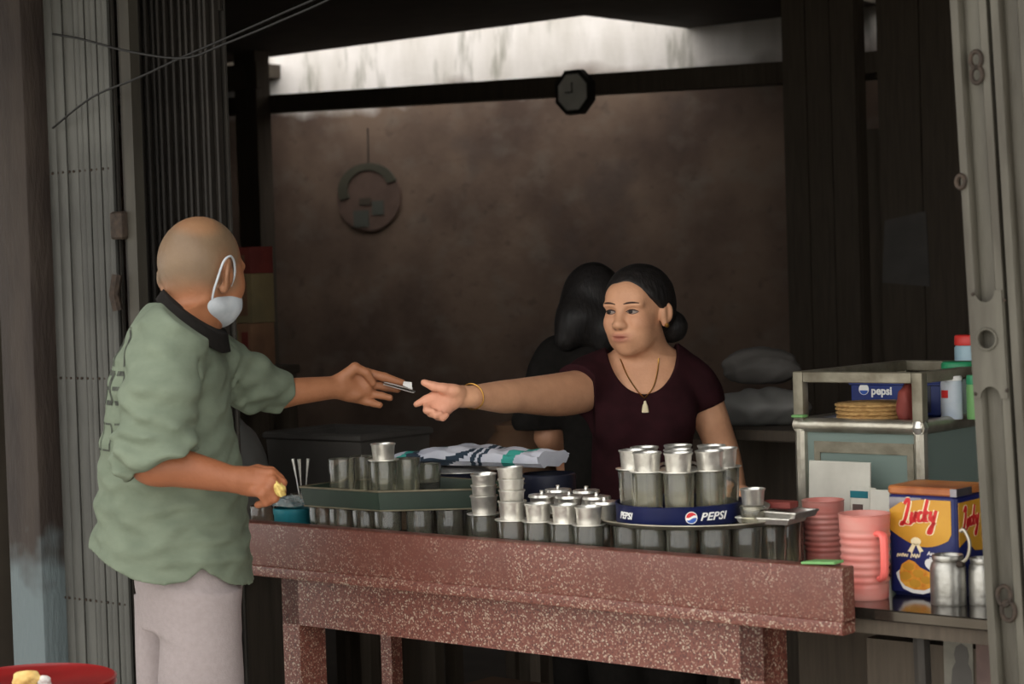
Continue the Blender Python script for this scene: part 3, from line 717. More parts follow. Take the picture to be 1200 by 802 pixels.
# small things on the steel tray, right of the blue tray
su_, sv_ = Pv(883, 615, .22)[0], .22
glass(su_, sv_, PZ + .001, 'short clear glass on the steel tray beside the blue tray', None, GM2).scale = (.95, .95, .42)
filt(su_, sv_, PZ + .001 + .088 * .42, 'small aluminium filter tipped on a short glass right of the blue tray', None, brim=False, sc=.9)
for i, (px, py, v, w, d, rot, lab) in enumerate(((905, 618, .25, .12, .09, .1, 'flat rectangular steel dish, lowest on the steel tray'), (920, 614, .26, .11, .08, -.05, 'upper rectangular steel dish stacked beside the blue tray'))):
    u = Pv(px, py, v)[0]
    dsh = empty('steel_dish', S(u, v, PZ + .0025 + i * .012), -TH + rot, lab, 'dish')
    pl = [(-w / 2, -d / 2), (w / 2, -d / 2), (w / 2, d / 2), (-w / 2, d / 2)]; cx_, cy_ = 0, 0
    tray_mesh(pl, .012, .9, .96).build('pan', M['alu'], dsh, smooth=False); MB().tube([(x, y, .012) for x, y in pl], .0022, 6, closed=True).build('rim', M['alu'], dsh)
u = Pv(912, 604, .27)[0]
rb = MB().rbox(-.035, .035, -.02, .02, 0, .014, .004).build('red_packet', M['cartonred'], None, S(u, .275, PZ + .029), -TH + .1); tag(rb, 'small red packet lying in the steel dishes', 'packet')
ldf = MB().lathe([(0, 0), (.03, 0), (.0315, .004), (.028, .006), (0, .008)], 22).build('filter_lid', M['alu'], None, S(u - .03, .23, PZ + .032), 0); ldf.rotation_euler = (.2, -.1, 0); tag(ldf, 'loose aluminium filter lid leaning on the red packet', 'lid')
# left end of the counter: teal basket with plastic film, spoons
tu = Pv(344, 600, .11)[0]
tb = empty('plastic_basket', S(tu - .005, .115, CT), label='teal round plastic box covered with crinkled clear film', cat='box')
MB().lathe([(0, 0), (.042, 0), (.046, .01), (.047, .075), (.049, .08), (.0495, .092), (.045, .094), (.044, .08), (.041, .012), (0, .01)], 26).build('tub', M['teal'], tb, ang=50)
fm = MB(); n = 18
vs = []
for k in range(5):
    for i in range(n):
        a = 2 * math.pi * i / n; r = [.004, .02, .036, .047, .05][k]; vs.append((r * math.cos(a), r * math.sin(a), .098 + random.uniform(0, .022) * (1 if k < 4 else .2)))
fm.add(vs, [(k * n + i, k * n + (i + 1) % n, (k + 1) * n + (i + 1) % n, (k + 1) * n + i) for k in range(4) for i in range(n)] + [tuple(range(n))]).build('film', M['film'], tb, smooth=False)
gx = Pv(372, 600, .26)[0]
glass(gx - .06, .27, CT, 'clear glass holding tea spoons behind the teal box', None)
for i, (a, b) in enumerate(((.12, .2), (-.1, -.25), (.2, -.05))):
    e = MB().tube([(0, 0, 0), (0, 0, .10), (.0, 0, .15)], [.0016, .0018, .0045], 6).lathe([(0, -.03), (.007, -.022), (.009, -.012), (.005, -.002), (.002, 0)], 10, None, lambda q: (q[0], q[1] * .35, q[2])).build('tea_spoon', M['alu'], None, S(gx - .06, .27, CT + .044)); e.rotation_euler = (a * .6, b * .6, 0); tag(e, 'thin steel tea spoon standing in the glass behind the teal box', 'spoon', 'spoons in a glass')
o = glass(Pv(300, 600, .13)[0], .15, CT, 'short clear glass at the far counter end beside the teal box', None, GM2)
# navy pot and folded patterned cloth
nu = Pv(528, 575, .42)[0]
npot = empty('enamel_pot', S(nu, .46, CT), label='dark navy enamel pot under the patterned cloth', cat='pot')
zpot = Pv(528, 553, .42)[1] - CT
MB().lathe([(0, 0), (.085, 0), (.09, .006), (.09, zpot - .004), (.093, zpot), (.088, zpot), (.086, .01), (0, .008)], 30).build('body', M['navy'], npot, ang=50)
MB().lathe([(.0, zpot + .004), (.06, zpot + .004), (.091, zpot), (.094, zpot), (.094, zpot + .002), (.06, zpot + .008), (0, zpot + .009)], 30).build('lid', M['alu'], npot, ang=50)
nu2 = Pv(628, 575, .42)[0]
npot2 = empty('enamel_pot', S(nu2, .47, CT), label='second dark pot behind the filter stacks under the cloth end', cat='pot')
MB().lathe([(0, 0), (.06, 0), (.064, .006), (.064, zpot), (.061, zpot + .002), (.058, zpot - .002), (.058, .01), (0, .008)], 30).build('body', M['navy'], npot2, ang=50)
# folded cloth: a long flat roll with teal and navy bands
def cloth():
    Ys = [S(Pv(463, 533, .40)[0], .40)[1], S(Pv(655, 540, .40)[0], .40)[1]]
    ztop = CT + zpot + .011
    A = Pv(450, 536, .45)[0]; B = Pv(648, 540, .45)[0]; L = B - A
    root = empty('folded_cloth', S(A, .45, ztop), label='folded white cloth with teal bands and navy loops lying on the pots', cat='cloth')
    nx, nr = 150, 44; vs = []; 
    for i in range(nx + 1):
        t = i / nx; hh = .010 + .030 * min(1, t * 2.2) + .006 * math.sin(t * 5); dd = .07 + .012 * math.sin(t * 4 + 1)
        lift = .0 + .010 * t; cyy = .012 * math.sin(t * 3)
        for j in range(nr):
            a = 2 * math.pi * j / nr; c, s = math.cos(a), math.sin(a)
            y = dd * math.copysign(abs(c) ** .6, c); z = hh * .5 * (1 + math.copysign(abs(s) ** .7, s)) + .0025 * math.sin(t * 40 + j * .5) * (s > 0) + .003 * math.sin(j * 1.05)
            vs.append((L * t + .006 * math.sin(a * 2) * (t > .95), y + cyy, z + lift))
    fs = [(i * nr + j, i * nr + (j + 1) % nr, (i + 1) * nr + (j + 1) % nr, (i + 1) * nr + j) for i in range(nx) for j in range(nr)] + [tuple(range(nr)), tuple(range(nx * nr, nx * nr + nr))]
    mb = MB(); mb.v = vs; mats = [M['clothwhite'], M['clothteal'], M['clothnavy']]; mb.mats = mats
    for f in fs:
        mb.f.append(f); q = np.mean([vs[k] for k in f], axis=0); t = q[0] / L; h = (q[2] - .01 * t) / .05
        k = 0; t = t - .035 * (h - .4)
        if .79 < t < .86 or .20 < t < .27: k = 1
        if .24 < t < .60 and abs(h - (.15 + 1.1 * ((t - .42) / .16) ** 2 * .5)) < .2: k = 2
        if .615 < t < .64 or (.655 < t < .675): k = 2
        mb.m.append(k)
    mb.build('cloth', None, root, ang=60)
M['clothwhite'] = pm('cloth_white', srgb(198, 198, 206), srgb(180, 182, 194), 14, .9, 0, .2, 60)
M['clothteal'] = pm('cloth_teal', srgb(60, 160, 146), srgb(52, 140, 130), 14, .9)
M['clothnavy'] = pm('cloth_navy', srgb(40, 56, 70), srgb(34, 46, 60), 14, .9)
cloth()

# ================================================================== side table with tin, mugs and cans
TBZ = .848
tbl = empty('side_table', S(1.43, .07, 0), label='low side table with a dark shiny steel top at the counter end', cat='table')
TL = .85
MB().rbox(0, TL, 0, .50, TBZ - .022, TBZ, .004).build('top', M['tablesteel'], tbl)
MB().box(.01, TL - .01, .012, .03, TBZ - .05, TBZ - .022).build('apron', M['darkwood'], tbl, smooth=False)
for a, b in ((.22, .02), (TL - .06, .02), (.02, .44), (TL - .06, .44)):
    MB().tube([(a + .03, b + .02, TBZ - .03), (a + .05, b + .02, .0)], .016, 8).build('leg', M['picket'], tbl)
# dark cupboard under the table, papered with old posters
pb = empty('low_cupboard', S(1.50, .22, 0), label='dark low cupboard under the side table with pasted paper sheets', cat='cupboard')
MB().box(0, .65, 0, .3, .0, .76).build('body', M['darkwood'], pb, smooth=False)
def sheet(px0, px1, py0, py1, mats, parent, v, ubase):
    a, z1 = Pv(px0, py0, v); b, z0 = Pv(px1, py1, v)
    o = MB().box(a - ubase, b - ubase, -.003, -.0005, z0, z1).build('paper_sheet', M[mats], parent, smooth=False); return o, a - ubase, b - ubase, z0, z1
M['dimpaper'] = pm('dim_paper', srgb(120, 116, 106), srgb(98, 94, 86), 20, .8)
M['dimpink'] = pm('dim_pink', srgb(104, 84, 78), srgb(90, 72, 68), 20, .8)
o, a, b, z0, z1 = sheet(1106, 1142, 738, 815, 'dimpaper', pb, .22, 1.50)
hh = z1 - z0; ww = b - a
fg = MB().lathe([(0, .062), (.012, .055), (.016, .04), (.013, .025), (.02, .012), (.024, -.03), (0, -.03)], 12, None, lambda q: (a + ww * .62 + q[0], -.0035 + q[1] * .05, z1 - .085 + q[2])).build('printed_figure', M['darkgrey'], o)
sheet(1144, 1166, 738, 815, 'dimpink', pb, .22, 1.50)
# biscuit tin
M['tinblue'] = pm('tin_blue', srgb(30, 36, 88), srgb(34, 42, 98), 8, .35)
M['tinyellow'] = pm('tin_yellow', srgb(206, 152, 52), srgb(190, 134, 40), 12, .4)
M['tinred'] = pm('tin_orange', srgb(190, 120, 64), srgb(150, 84, 48), 12, .45)
M['cookie'] = pm('cookie_print', srgb(232, 170, 60), srgb(206, 120, 36), 60, .5)
M['tincream'] = pm('tin_cream', srgb(236, 220, 180), None, 8, .4)
M['silver'] = pm('tin_silver', srgb(150, 146, 150), srgb(120, 116, 122), 20, .3, .8)
bu0, bv0 = Pz(1042, 697, TBZ)
BW, BD, BH = .150, .125, .214
tin = empty('biscuit_tin', S(bu0, bv0, TBZ), label='square blue and yellow biscuit tin printed Lucky', cat='tin')
body = MB().rbox(0, BW, 0, BD, 0, BH - .012, .014, n=4).build('body', M['tinblue'], tin)
MB().rbox(-.0015, BW + .0015, -.0015, BD + .0015, BH - .016, BH, .0145, n=4).build('lid', M['tinred'], tin)
fl = lambda q: (q[0], -.0004 - q[2], q[1])                       # onto the front face
sd = lambda q: (BW + .0004 + q[2], q[0], q[1])                   # onto the right face
def poly_part(name, pts, mat, tf, t0=0, t1=.0006, parent=None):
    return MB().prism(pts, t0, t1, None, tf).build(name, M[mat] if isinstance(mat, str) else mat, parent or body, smooth=False)
def blob(cx, cy, rx, ry, n=24, wob=0, seed=0):
    r = random.Random(seed); return [(cx + rx * math.cos(a) * (1 + wob * r.uniform(-1, 1)), cy + ry * math.sin(a) * (1 + wob * r.uniform(-1, 1))) for a in np.linspace(0, 2 * math.pi, n, False)]
yl = [(.006, .190), (.006, .128)] + [(.006 + (BW - .014) * t, .128 - .030 * math.sin(math.pi * t * .9)) for t in np.linspace(.08, .92, 14)] + [(BW - .012, .125), (BW - .012, .190)]
poly_part('yellow_field', yl, 'tinyellow', fl)
poly_part('dark_swoosh', [(.006, .192), (.006, .168), (.03, .183), (.075, .190), (.075, .193)], 'silver', fl, .0006, .001)
def lucky(tf, x0, y0, s, mat, w, t0, t1):
    st = [[(0, .8), (.14, 1.0), (.22, .85), (.15, .45), (.05, .1), (-.06, .02), (-.02, .14), (.16, .06), (.34, .04), (.42, .12)],
          [(.42, .5), (.38, .22), (.46, .12), (.56, .3), (.62, .52), (.57, .22), (.66, .12)],
          [(.90, .42), (.82, .5), (.74, .34), (.78, .15), (.9, .16), (.96, .22)],
          [(1.12, .95), (1.05, .6), (.98, .12)], [(1.02, .32), (1.2, .52)], [(1.06, .34), (1.14, .16), (1.26, .14)],
          [(1.34, .52), (1.31, .26), (1.4, .16), (1.5, .34)], [(1.58, .54), (1.5, .1), (1.42, -.28), (1.3, -.3), (1.36, -.12), (1.58, .1)]]
    mb = MB()
    for q in st:
        pts = [np.array([x0 + s * (x * .85 + .12 * y), y0 + s * (y + .05 * x)]) for x, y in q]
        k = MB(); ribbon(k, crom(pts, 5), w, t1 - t0)
        mb.add([tf((x, y, z + t0)) for x, y, z in k.v], k.f)
    return mb.build('lettering', M[mat], body, smooth=False)
lucky(fl, .034, .138, .052, 'tincream', .0085, .0006, .0009)
lucky(fl, .034, .138, .052, 'redprint', .0050, .0009, .0013)
poly_part('ribbon_bow', blob(.062, .108, .011, .008), 'tincream', fl, .0006, .001)
poly_part('ribbon_tail', [(.056, .106), (.044, .088), (.050, .087), (.052, .083), (.062, .102)], 'tincream', fl, .0006, .001)
poly_part('ribbon_tail', [(.066, .106), (.078, .090), (.072, .088), (.071, .084), (.062, .102)], 'tincream', fl, .0006, .001)
for txt, x, y, sz, mt in (('Assorted', .105, .086, .0105, 'white'), ('Biscuits', .105, .075, .0105, 'white')):
    vs, fs = text_mesh(txt, sz, .15, .0003, .0003)
    mb = MB(); mb.add([fl((x + a, y + b, .0006 + c)) for a, b, c in vs], fs); mb.build('lettering', M[mt], body, smooth=False)
def squiggle(x0, x1, y, n, h):
    k = MB(); ribbon(k, crom([(x0 + (x1 - x0) * i / n, y + h * (.5 if i % 2 else -.5) * (1.5 if i in (0, n // 2 + 1) else 1)) for i in range(n + 1)], 4), .0016, .0004)
    MB().add([fl((a, b, c + .0004)) for a, b, c in k.v], k.f).build('lettering', M['tincream'], body, smooth=False)
squiggle(.020, .044, .0800, 9, .0055); squiggle(.050, .070, .0805, 7, .0065)
poly_part('cookie_pile', [(.026, .030), (.024, .046), (.030, .062), (.046, .072), (.058, .068), (.070, .058), (.090, .050), (.100, .036), (.096, .022), (.078, .014), (.056, .014), (.036, .020)], 'cookie', fl, .0003, .0007)
poly_part('cream_plate', [(.020, .034), (.017, .044), (.024, .050), (.04, .04), (.098, .04), (.104, .024), (.094, .012), (.074, .006), (.052, .007), (.032, .014)], 'white', fl, 0, .0003)
for (a, b) in ((.045, .058), (.066, .046), (.038, .040), (.058, .026), (.082, .034)): poly_part('cookie_print', blob(a, b, .012, .008, 14, .1, int(a * 1e4)), 'tinyellow', fl, .0007, .001)
poly_part('white_flower', blob(.092, .066, .013, .011, 12, .15, 8), 'white', fl, .0006, .001)
poly_part('yellow_field', [(.006, .186), (.006, .10), (.035, .112), (.07, .088), (.10, .085), (.119, .115), (.119, .186)], 'tinyellow', sd)
lucky(sd, .022, .130, .046, 'tincream', .0085, .0006, .0009); lucky(sd, .022, .130, .046, 'redprint', .005, .0009, .0013)
MB().prism([(BW * .92, -.0025), (BW * 1.012, -.0025), (BW * 1.014, .06), (BW * 1.005, .06)], BH - .016, BH - .001).build('lid_wear', M['silver'], tin, smooth=False)
# pink mug
mu, mv = Pz(1006, 703, TBZ)
mv += .03
def mug(u, v, h, r, label, mat, hm, rings=True, hand=True, zb=TBZ):
    mg = empty('plastic_mug', S(u, v, zb), label=label, cat='mug')
    p = [(0, 0), (r * .86, 0), (r * .88, .004)]; n = 44
    for i in range(n + 1):
        t = i / n; rr = r * (.88 + .12 * t) + (.0016 * math.sin(t * 2 * math.pi * 11) if rings and .12 < t < .82 else 0); p.append((rr, .004 + (h - .006) * t))
    p += [(r * 1.02, h - .001), (r * 1.0, h), (r * .95, h - .002), (r * .83, .008), (0, .008)]
    MB().lathe(p, 30).build('cup', M[mat], mg, ang=60)
    if hand:
        q = math.radians(-30); dx, dy = math.cos(q), math.sin(q)
        pts = crom([(r * .92 * dx, r * .92 * dy, h * .78), ((r + .016) * dx, (r + .016) * dy, h * .78), ((r + .022) * dx, (r + .022) * dy, h * .68), ((r + .02) * dx, (r + .02) * dy, h * .34), ((r + .004) * dx, (r + .004) * dy, h * .26)], 5)
        MB().tube(pts, .0065, 8, flat=1.3).build('handle', M[hm], mg)
    return mg
MH = Pv(1006, 601, mv)[1] - TBZ
mug(mu, mv, MH, .050, 'ribbed pink plastic mug with a handle beside the biscuit tin', 'pinkplastic', 'pinkhandle')
mug(Pv(966, 650, .46)[0], .46, MH * .82, .045, 'second pink mug half hidden behind the steel tray', 'pinkplastic', 'pinkhandle', hand=False, zb=CT)
gl = MB().add([(0, 0, 0), (.07, .004, .003), (.075, .03, .004), (.01, .035, .001), (0, 0, .004), (.07, .004, .008), (.075, .03, .009), (.01, .035, .005)], [(0, 3, 2, 1), (4, 5, 6, 7), (0, 1, 5, 4), (1, 2, 6, 5), (2, 3, 7, 6), (3, 0, 4, 7)]).build('green_slip', M['leafgreen'], None, S(Pv(940, 661, .012)[0], .008, .933), -TH, smooth=False); tag(gl, 'small green plastic slip lying on the counter lip', 'slip')
# aluminium cans
M['alucan'] = pm('dull_aluminium', srgb(178, 175, 168), srgb(150, 147, 140), 30, .38, .85, .12, 90)
def can(px, py, r, h, label, handle):
    u, v = Pz(px, py, TBZ)
    c = empty('milk_can', S(u, v, TBZ), label=label, cat='can')
    MB().lathe([(0, 0), (r * .97, 0), (r, .004), (r * .985, h * .12), (r, h * .2), (r, h * .72), (r * .9, h * .84), (r * .82, h * .87), (r * .86, h * .9), (r * .88, h * .985), (r * .84, h), (r * .78, h * .98), (r * .76, h * .88), (r * .9, h * .7), (r * .9, .01), (0, .008)], 30).build('body', M['alucan'], c, ang=50)
    if handle:
        MB().tube(crom([(r * .85, -.01, h * .84), (r * 1.35, -.01, h * .98), (r * 1.5, -.01, h * 1.28), (r * 1.2, -.01, h * 1.52), (r * .95, -.01, h * 1.5)], 6), .0035, 8).build('handle', M['steel'], c)
        MB().rbox(r * .75, r * 1.15, -.018, -.002, h * .78, h * .9, .004).build('hinge', M['rust'], c)
    return c
can(1112, 708, .034, .094, 'small aluminium can with a curved hook handle before the tin', True)
can(1153, 708, .028, .088, 'slimmer aluminium can without a hook beside the steel gate', False)

# ================================================================== glass-fronted cabinet cart
CV = .64
ca, _ = Pv(930, 503, CV); cb, ctop = Pv(1080, 437, CV); cmid = Pv(1080, 500, CV)[1]
CW = cb - ca; CD = .50; PT = .026
cab = empty('display_cabinet', S(ca, CV, 0), label='old steel framed glass cabinet cart behind the biscuit tin', cat='cabinet')
for i, (a, b) in enumerate(((0, 0), (CW - PT, 0), (0, CD - PT), (CW - PT, CD - PT))):
    MB().rbox(a, a + PT, b, b + PT, cmid, ctop, .003).build('upper_post', M['tin'], cab)
    MB().tube([(a + PT / 2, b + PT / 2, 0), (a + PT / 2, b + PT / 2, cmid + .004)], .015, 10).build('leg_post', M['steel'], cab)
for (x0, x1, y0, y1) in ((PT, CW - PT, 0, PT), (PT, CW - PT, CD - PT, CD), (0, PT, PT, CD - PT), (CW - PT, CW, PT, CD - PT)):
    MB().rbox(x0, x1, y0, y1, ctop - .024, ctop, .003).build('top_rail', M['tin'], cab)
hp = PT / 2
for p, q in (((0, hp), (CW, hp)), ((0, CD - hp), (CW, CD - hp)), ((hp, 0), (hp, CD)), ((CW - hp, 0), (CW - hp, CD))):
    MB().tube([(p[0], p[1], cmid - .004), (q[0], q[1], cmid - .004)], .0165, 12).build('mid_rail', M['steel'], cab)
MB().lathe([(0, -.018), (.013, -.014), (.0185, 0), (.013, .014), (0, .018)], 16, None, lambda q: (CW - hp + q[0], hp + q[1] - .002, cmid - .004 + q[2])).build('corner_joint', M['alu'], cab)
MB().box(PT, CW - PT, PT, CD - PT, cmid - .002, cmid + .003).build('shelf', M['tin'], cab, smooth=False)
MB().box(PT * .6, CW - PT * .6, .02, CD - .02, .62, .64).build('lower_shelf', M['tin'], cab, smooth=False)
MB().box(PT * .6, CW - PT * .6, CD - .02, CD - .01, .64, cmid - .02).build('back_sheet', M['tin'], cab, smooth=False)
gz = cmid - .02
MB().box(0, CW, -.004, .0, .02, .80).build('shade_sheet', M['darkwood'], cab, smooth=False)  # added dark sheet standing in for the darkness under the cart
fr = MB(); fi = .03
for (x0, x1, z0, z1) in ((PT + .02, CW - PT - .004, gz - .045, gz - .02), (PT + .02, CW - PT - .004, .66, .68), (PT + .02, PT + .035, .68, gz - .045), (CW - PT - .02, CW - PT - .004, .68, gz - .045)):
    fr.box(x0, x1, .010, .02, z0, z1)
fr.build('door_frame', M['tin'], cab, smooth=False)
MB().box(PT, CW - PT, .013, .017, .64, gz).build('front_pane', M['pane'], cab, smooth=False)
MB().box(CW - .017, CW - .013, PT, CD - PT, .64, gz).build('side_pane', M['pane'], cab, smooth=False)
MB().box(.013, .017, PT, CD - PT, .64, gz).build('side_pane', M['pane'], cab, smooth=False)
M['grime'] = pm('pale_lining', srgb(120, 132, 124), srgb(104, 116, 110), 6, .8)
MB().box(PT + .02, CW - PT - .02, .10, .105, .645, gz - .03).build('lining', M['grime'], cab, smooth=False)
SH = cmid + .0035
# things on the cabinet shelf
q = empty('drinks_tray', S(ca + .03, CV + .20, SH), label='blue drinks tray printed pepsi standing on edge in the cabinet', cat='tray')
tw, th_ = .26, .092
M['trayblue2'] = pm('blue_tray_dark', srgb(32, 52, 120), srgb(26, 40, 96), 6, .4)
tb_ = MB().rbox(0, tw, 0, .03, 0, th_, .008).build('panel', M['trayblue2'], q)
MB().tube([(0, -.002, th_ * .8), (tw, -.002, th_ * .8)], .003, 6).build('rim', M['trayblue2'], q)
vs, fs = text_mesh('pepsi', .026, 0, .0008, .0004); mb = MB(); mb.add([(.083 + a, -.0006 - c, th_ * .62 + b) for a, b, c in vs], fs); mb.build('lettering', M['white'], tb_, smooth=False)
MB().prism([(.037 + .013 * math.cos(a), th_ * .66 + .013 * math.sin(a)) for a in np.linspace(0, 6.28, 20, False)], .0002, .001, None, flip).build('badge_disc', M['white'], tb_, smooth=False)
MB().prism([(.037 + .011 * math.cos(a), th_ * .65 + .011 * math.sin(a)) for a in np.linspace(math.pi * 1.05, math.pi * 1.95, 12)], .001, .0014, None, flip).build('badge_field', M['blueprint'], tb_, smooth=False)
MB().box(tw * .62, tw * .8, -.001, .0, .01, th_ * .95).build('dark_patch', M['navy'], tb_, smooth=False)
bk = empty('straw_basket', S(ca + CW * .47, CV + .095, SH + .001), label='flat round straw basket on the cabinet shelf', cat='basket')
MB().lathe([(0, 0), (.072, 0), (.080, .01), (.083, .034), (.080, .038), (.0, .042)], 30).build('weave', M['straw'], bk, ang=60)
for i in range(4): MB().tube([((.0815 + .001 * i) * math.cos(a), (.0815 + .001 * i) * math.sin(a), .008 + .009 * i) for a in np.linspace(0, 6.28, 30, False)], .0035, 6, closed=True).build('coil', M['straw'], bk)
pp = MB().rbox(0, .15, 0, .09, 0, .004, .003).build('paper_pad', M['white'], None, S(ca + .06, CV + .035, SH + .0005), -TH, smooth=False); tag(pp, 'thin white paper pad at the front of the cabinet shelf', 'paper')
o = lump('red_bag', S(ca + CW * .82, CV + .05, SH + .002), (.027, .03, .048), 'small dark red printed bag at the cabinet corner', 'bag', 'cartonred', 21, amp=.1)
M['darkredbag'] = M['cartonred']
gs = MB().rbox(0, .03, -.02, .004, 0, .006, .002).build('green_clip', M['leafgreen'], None, S(ca + .004, CV + .004, cmid + .0135), -TH); tag(gs, 'small green clip on the left corner of the cabinet', 'clip')
def jar(px, py, v, r, h, bodym, lidm, lidh, label, nm='jar', band=None):
    u = Pv(px, py, v)[0]
    j = empty(nm, S(u, v, SH + .0005), label=label, cat='can' if nm == 'spray_can' else 'jar')
    MB().lathe([(0, 0), (r * .96, 0), (r, .004), (r, h - lidh - .006), (r * .9, h - lidh), (0, h - lidh)], 24).build('body', M[bodym], j, ang=50)
    MB().lathe([(0, h - lidh), (r * .98, h - lidh), (r * 1.0, h - lidh + .003), (r * .98, h - .003), (r * .9, h), (0, h)], 24).build('lid', M[lidm], j, ang=50)
    if band: 
        for (m_, z0, z1, a0, a1) in band:
            N = 10; vs = [((r + .0006) * math.cos(a), (r + .0006) * math.sin(a), z) for z in (z0 * h, z1 * h) for a in np.linspace(a0, a1, N)]
            MB().add(vs, [(i, i + 1, N + i + 1, N + i) for i in range(N - 1)]).build('label_print', M[m_], j)
    return j
M['canwhite'] = pm('can_white', srgb(200, 206, 212), srgb(170, 182, 196), 14, .4)
M['lidgreen'] = pm('lid_green', srgb(40, 132, 88), None, 8, .45)
M['lidred'] = pm('lid_red', srgb(196, 52, 46), None, 8, .45)
M['jarblue'] = pm('jar_pale_blue', srgb(150, 176, 186), srgb(130, 158, 170), 8, .35)
zt_ = lambda px, py, v: Pv(px, py, v)[1] - SH
jv = CV + .30
jar(1115, 460, CV + .16, .024, zt_(1115, 441, CV + .16), 'canwhite', 'white', .01, 'white spray can with a red flash behind the cabinet rail', 'spray_can', (('redprint', .5, .68, -2.2, -1.4), ('blueprint', .1, .9, -3.4, -2.75)))
jar(1124, 440, CV + .26, .040, zt_(1124, 424, CV + .26), 'pane', 'lidgreen', .016, 'green lidded glass jar behind the white spray can')
jar(1141, 460, CV + .17, .016, zt_(1141, 440, CV + .17), 'leafgreen', 'lidgreen', .02, 'slim green bottle jar beside the white spray can')
jar(1137, 420, CV + .42, .036, zt_(1137, 393, CV + .40), 'jarblue', 'lidred', .024, 'tall pale jar with red lid at the back of the cabinet')
# white board and leaflets leaning on the cabinet
bz0 = .64
def leaning(px0, px1, py0, v, h, mat, label, nm, tilt=.06, thick=.006, prints=()):
    a, z1 = Pv(px0, py0, v); b, _ = Pv(px1, py0, v)
    o = empty(nm, S(a, v, z1 - h), label=label, cat='board' if 'board' in nm else 'paper'); o.rotation_euler = (-tilt, 0, -TH)
    m_ = MB().rbox(0, b - a, 0, thick, 0, h, .002).build('sheet', M[mat], o, smooth=False)
    for (x0, x1, z0, z1_, m2) in prints: MB().box(x0 * (b - a), x1 * (b - a), -.0006, 0, z0 * h, z1_ * h).build('print', M[m2], m_, smooth=False)
zt1 = Pv(980, 540, .575)[1]
leaning(944, 1016, 540, .572, zt1 - TBZ - .0005, 'paper', 'worn white board leaning against the cabinet front', 'white_board', prints=())
zt2 = Pv(1012, 572, .54)[1]
leaning(994, 1024, 571, .545, zt2 - TBZ - .0005, 'paper', 'pale leaflet with teal print leaning on the white board', 'leaflet', .05, .002, ((.0, .7, .86, .95, 'teal'), (.1, .5, .45, .78, 'dimpink'), (.05, .9, .1, .2, 'teal')))
leaning(1017, 1040, 574, .538, zt2 - TBZ - .004, 'paper', 'plain pale card beside the printed leaflet', 'leaflet', .05, .002)

# red round table at the street side with bread
tbx = P(36, 805, 3.95)
rt = empty('round_table', (tbx[0], tbx[1], 0), 0, 'red plastic round table with raised rim in the street', 'table')
zr = P(36, 797, 3.95)[2]
RT = .165
MB().lathe([(0, zr - .02), (RT - .01, zr - .02), (RT, zr - .012), (RT, zr), (RT - .004, zr + .002), (RT - .01, zr - .004), (0, zr - .006)], 48).build('top', M['redplastic'], rt, ang=50)
for i in range(4):
    a = math.pi / 4 + i * math.pi / 2; c, s = math.cos(a), math.sin(a)
    MB().tube([(.10 * c, .10 * s, zr - .02), (.15 * c, .15 * s, -.02)], [.016, .012], 8).build('leg', M['redplastic'], rt)
bd = tag(lump('bread_piece', P(31, 800, 3.90) + np.array([0, 0, -.012]), (.026, .03, .018), 'torn yellow piece of bread on the red table', 'bread', 'bread', 31, amp=.12), 'torn yellow piece of bread on the red table', 'bread')
bd.location.z = zr - .006
pk = lump('plastic_wrap', (0, 0, 0), (.012, .012, .012), 'small pale crumpled wrapper beside the bread', 'wrapper', 'note', 33, amp=.15); pk.location = P(52, 797, 3.9); pk.location.z = zr - .006

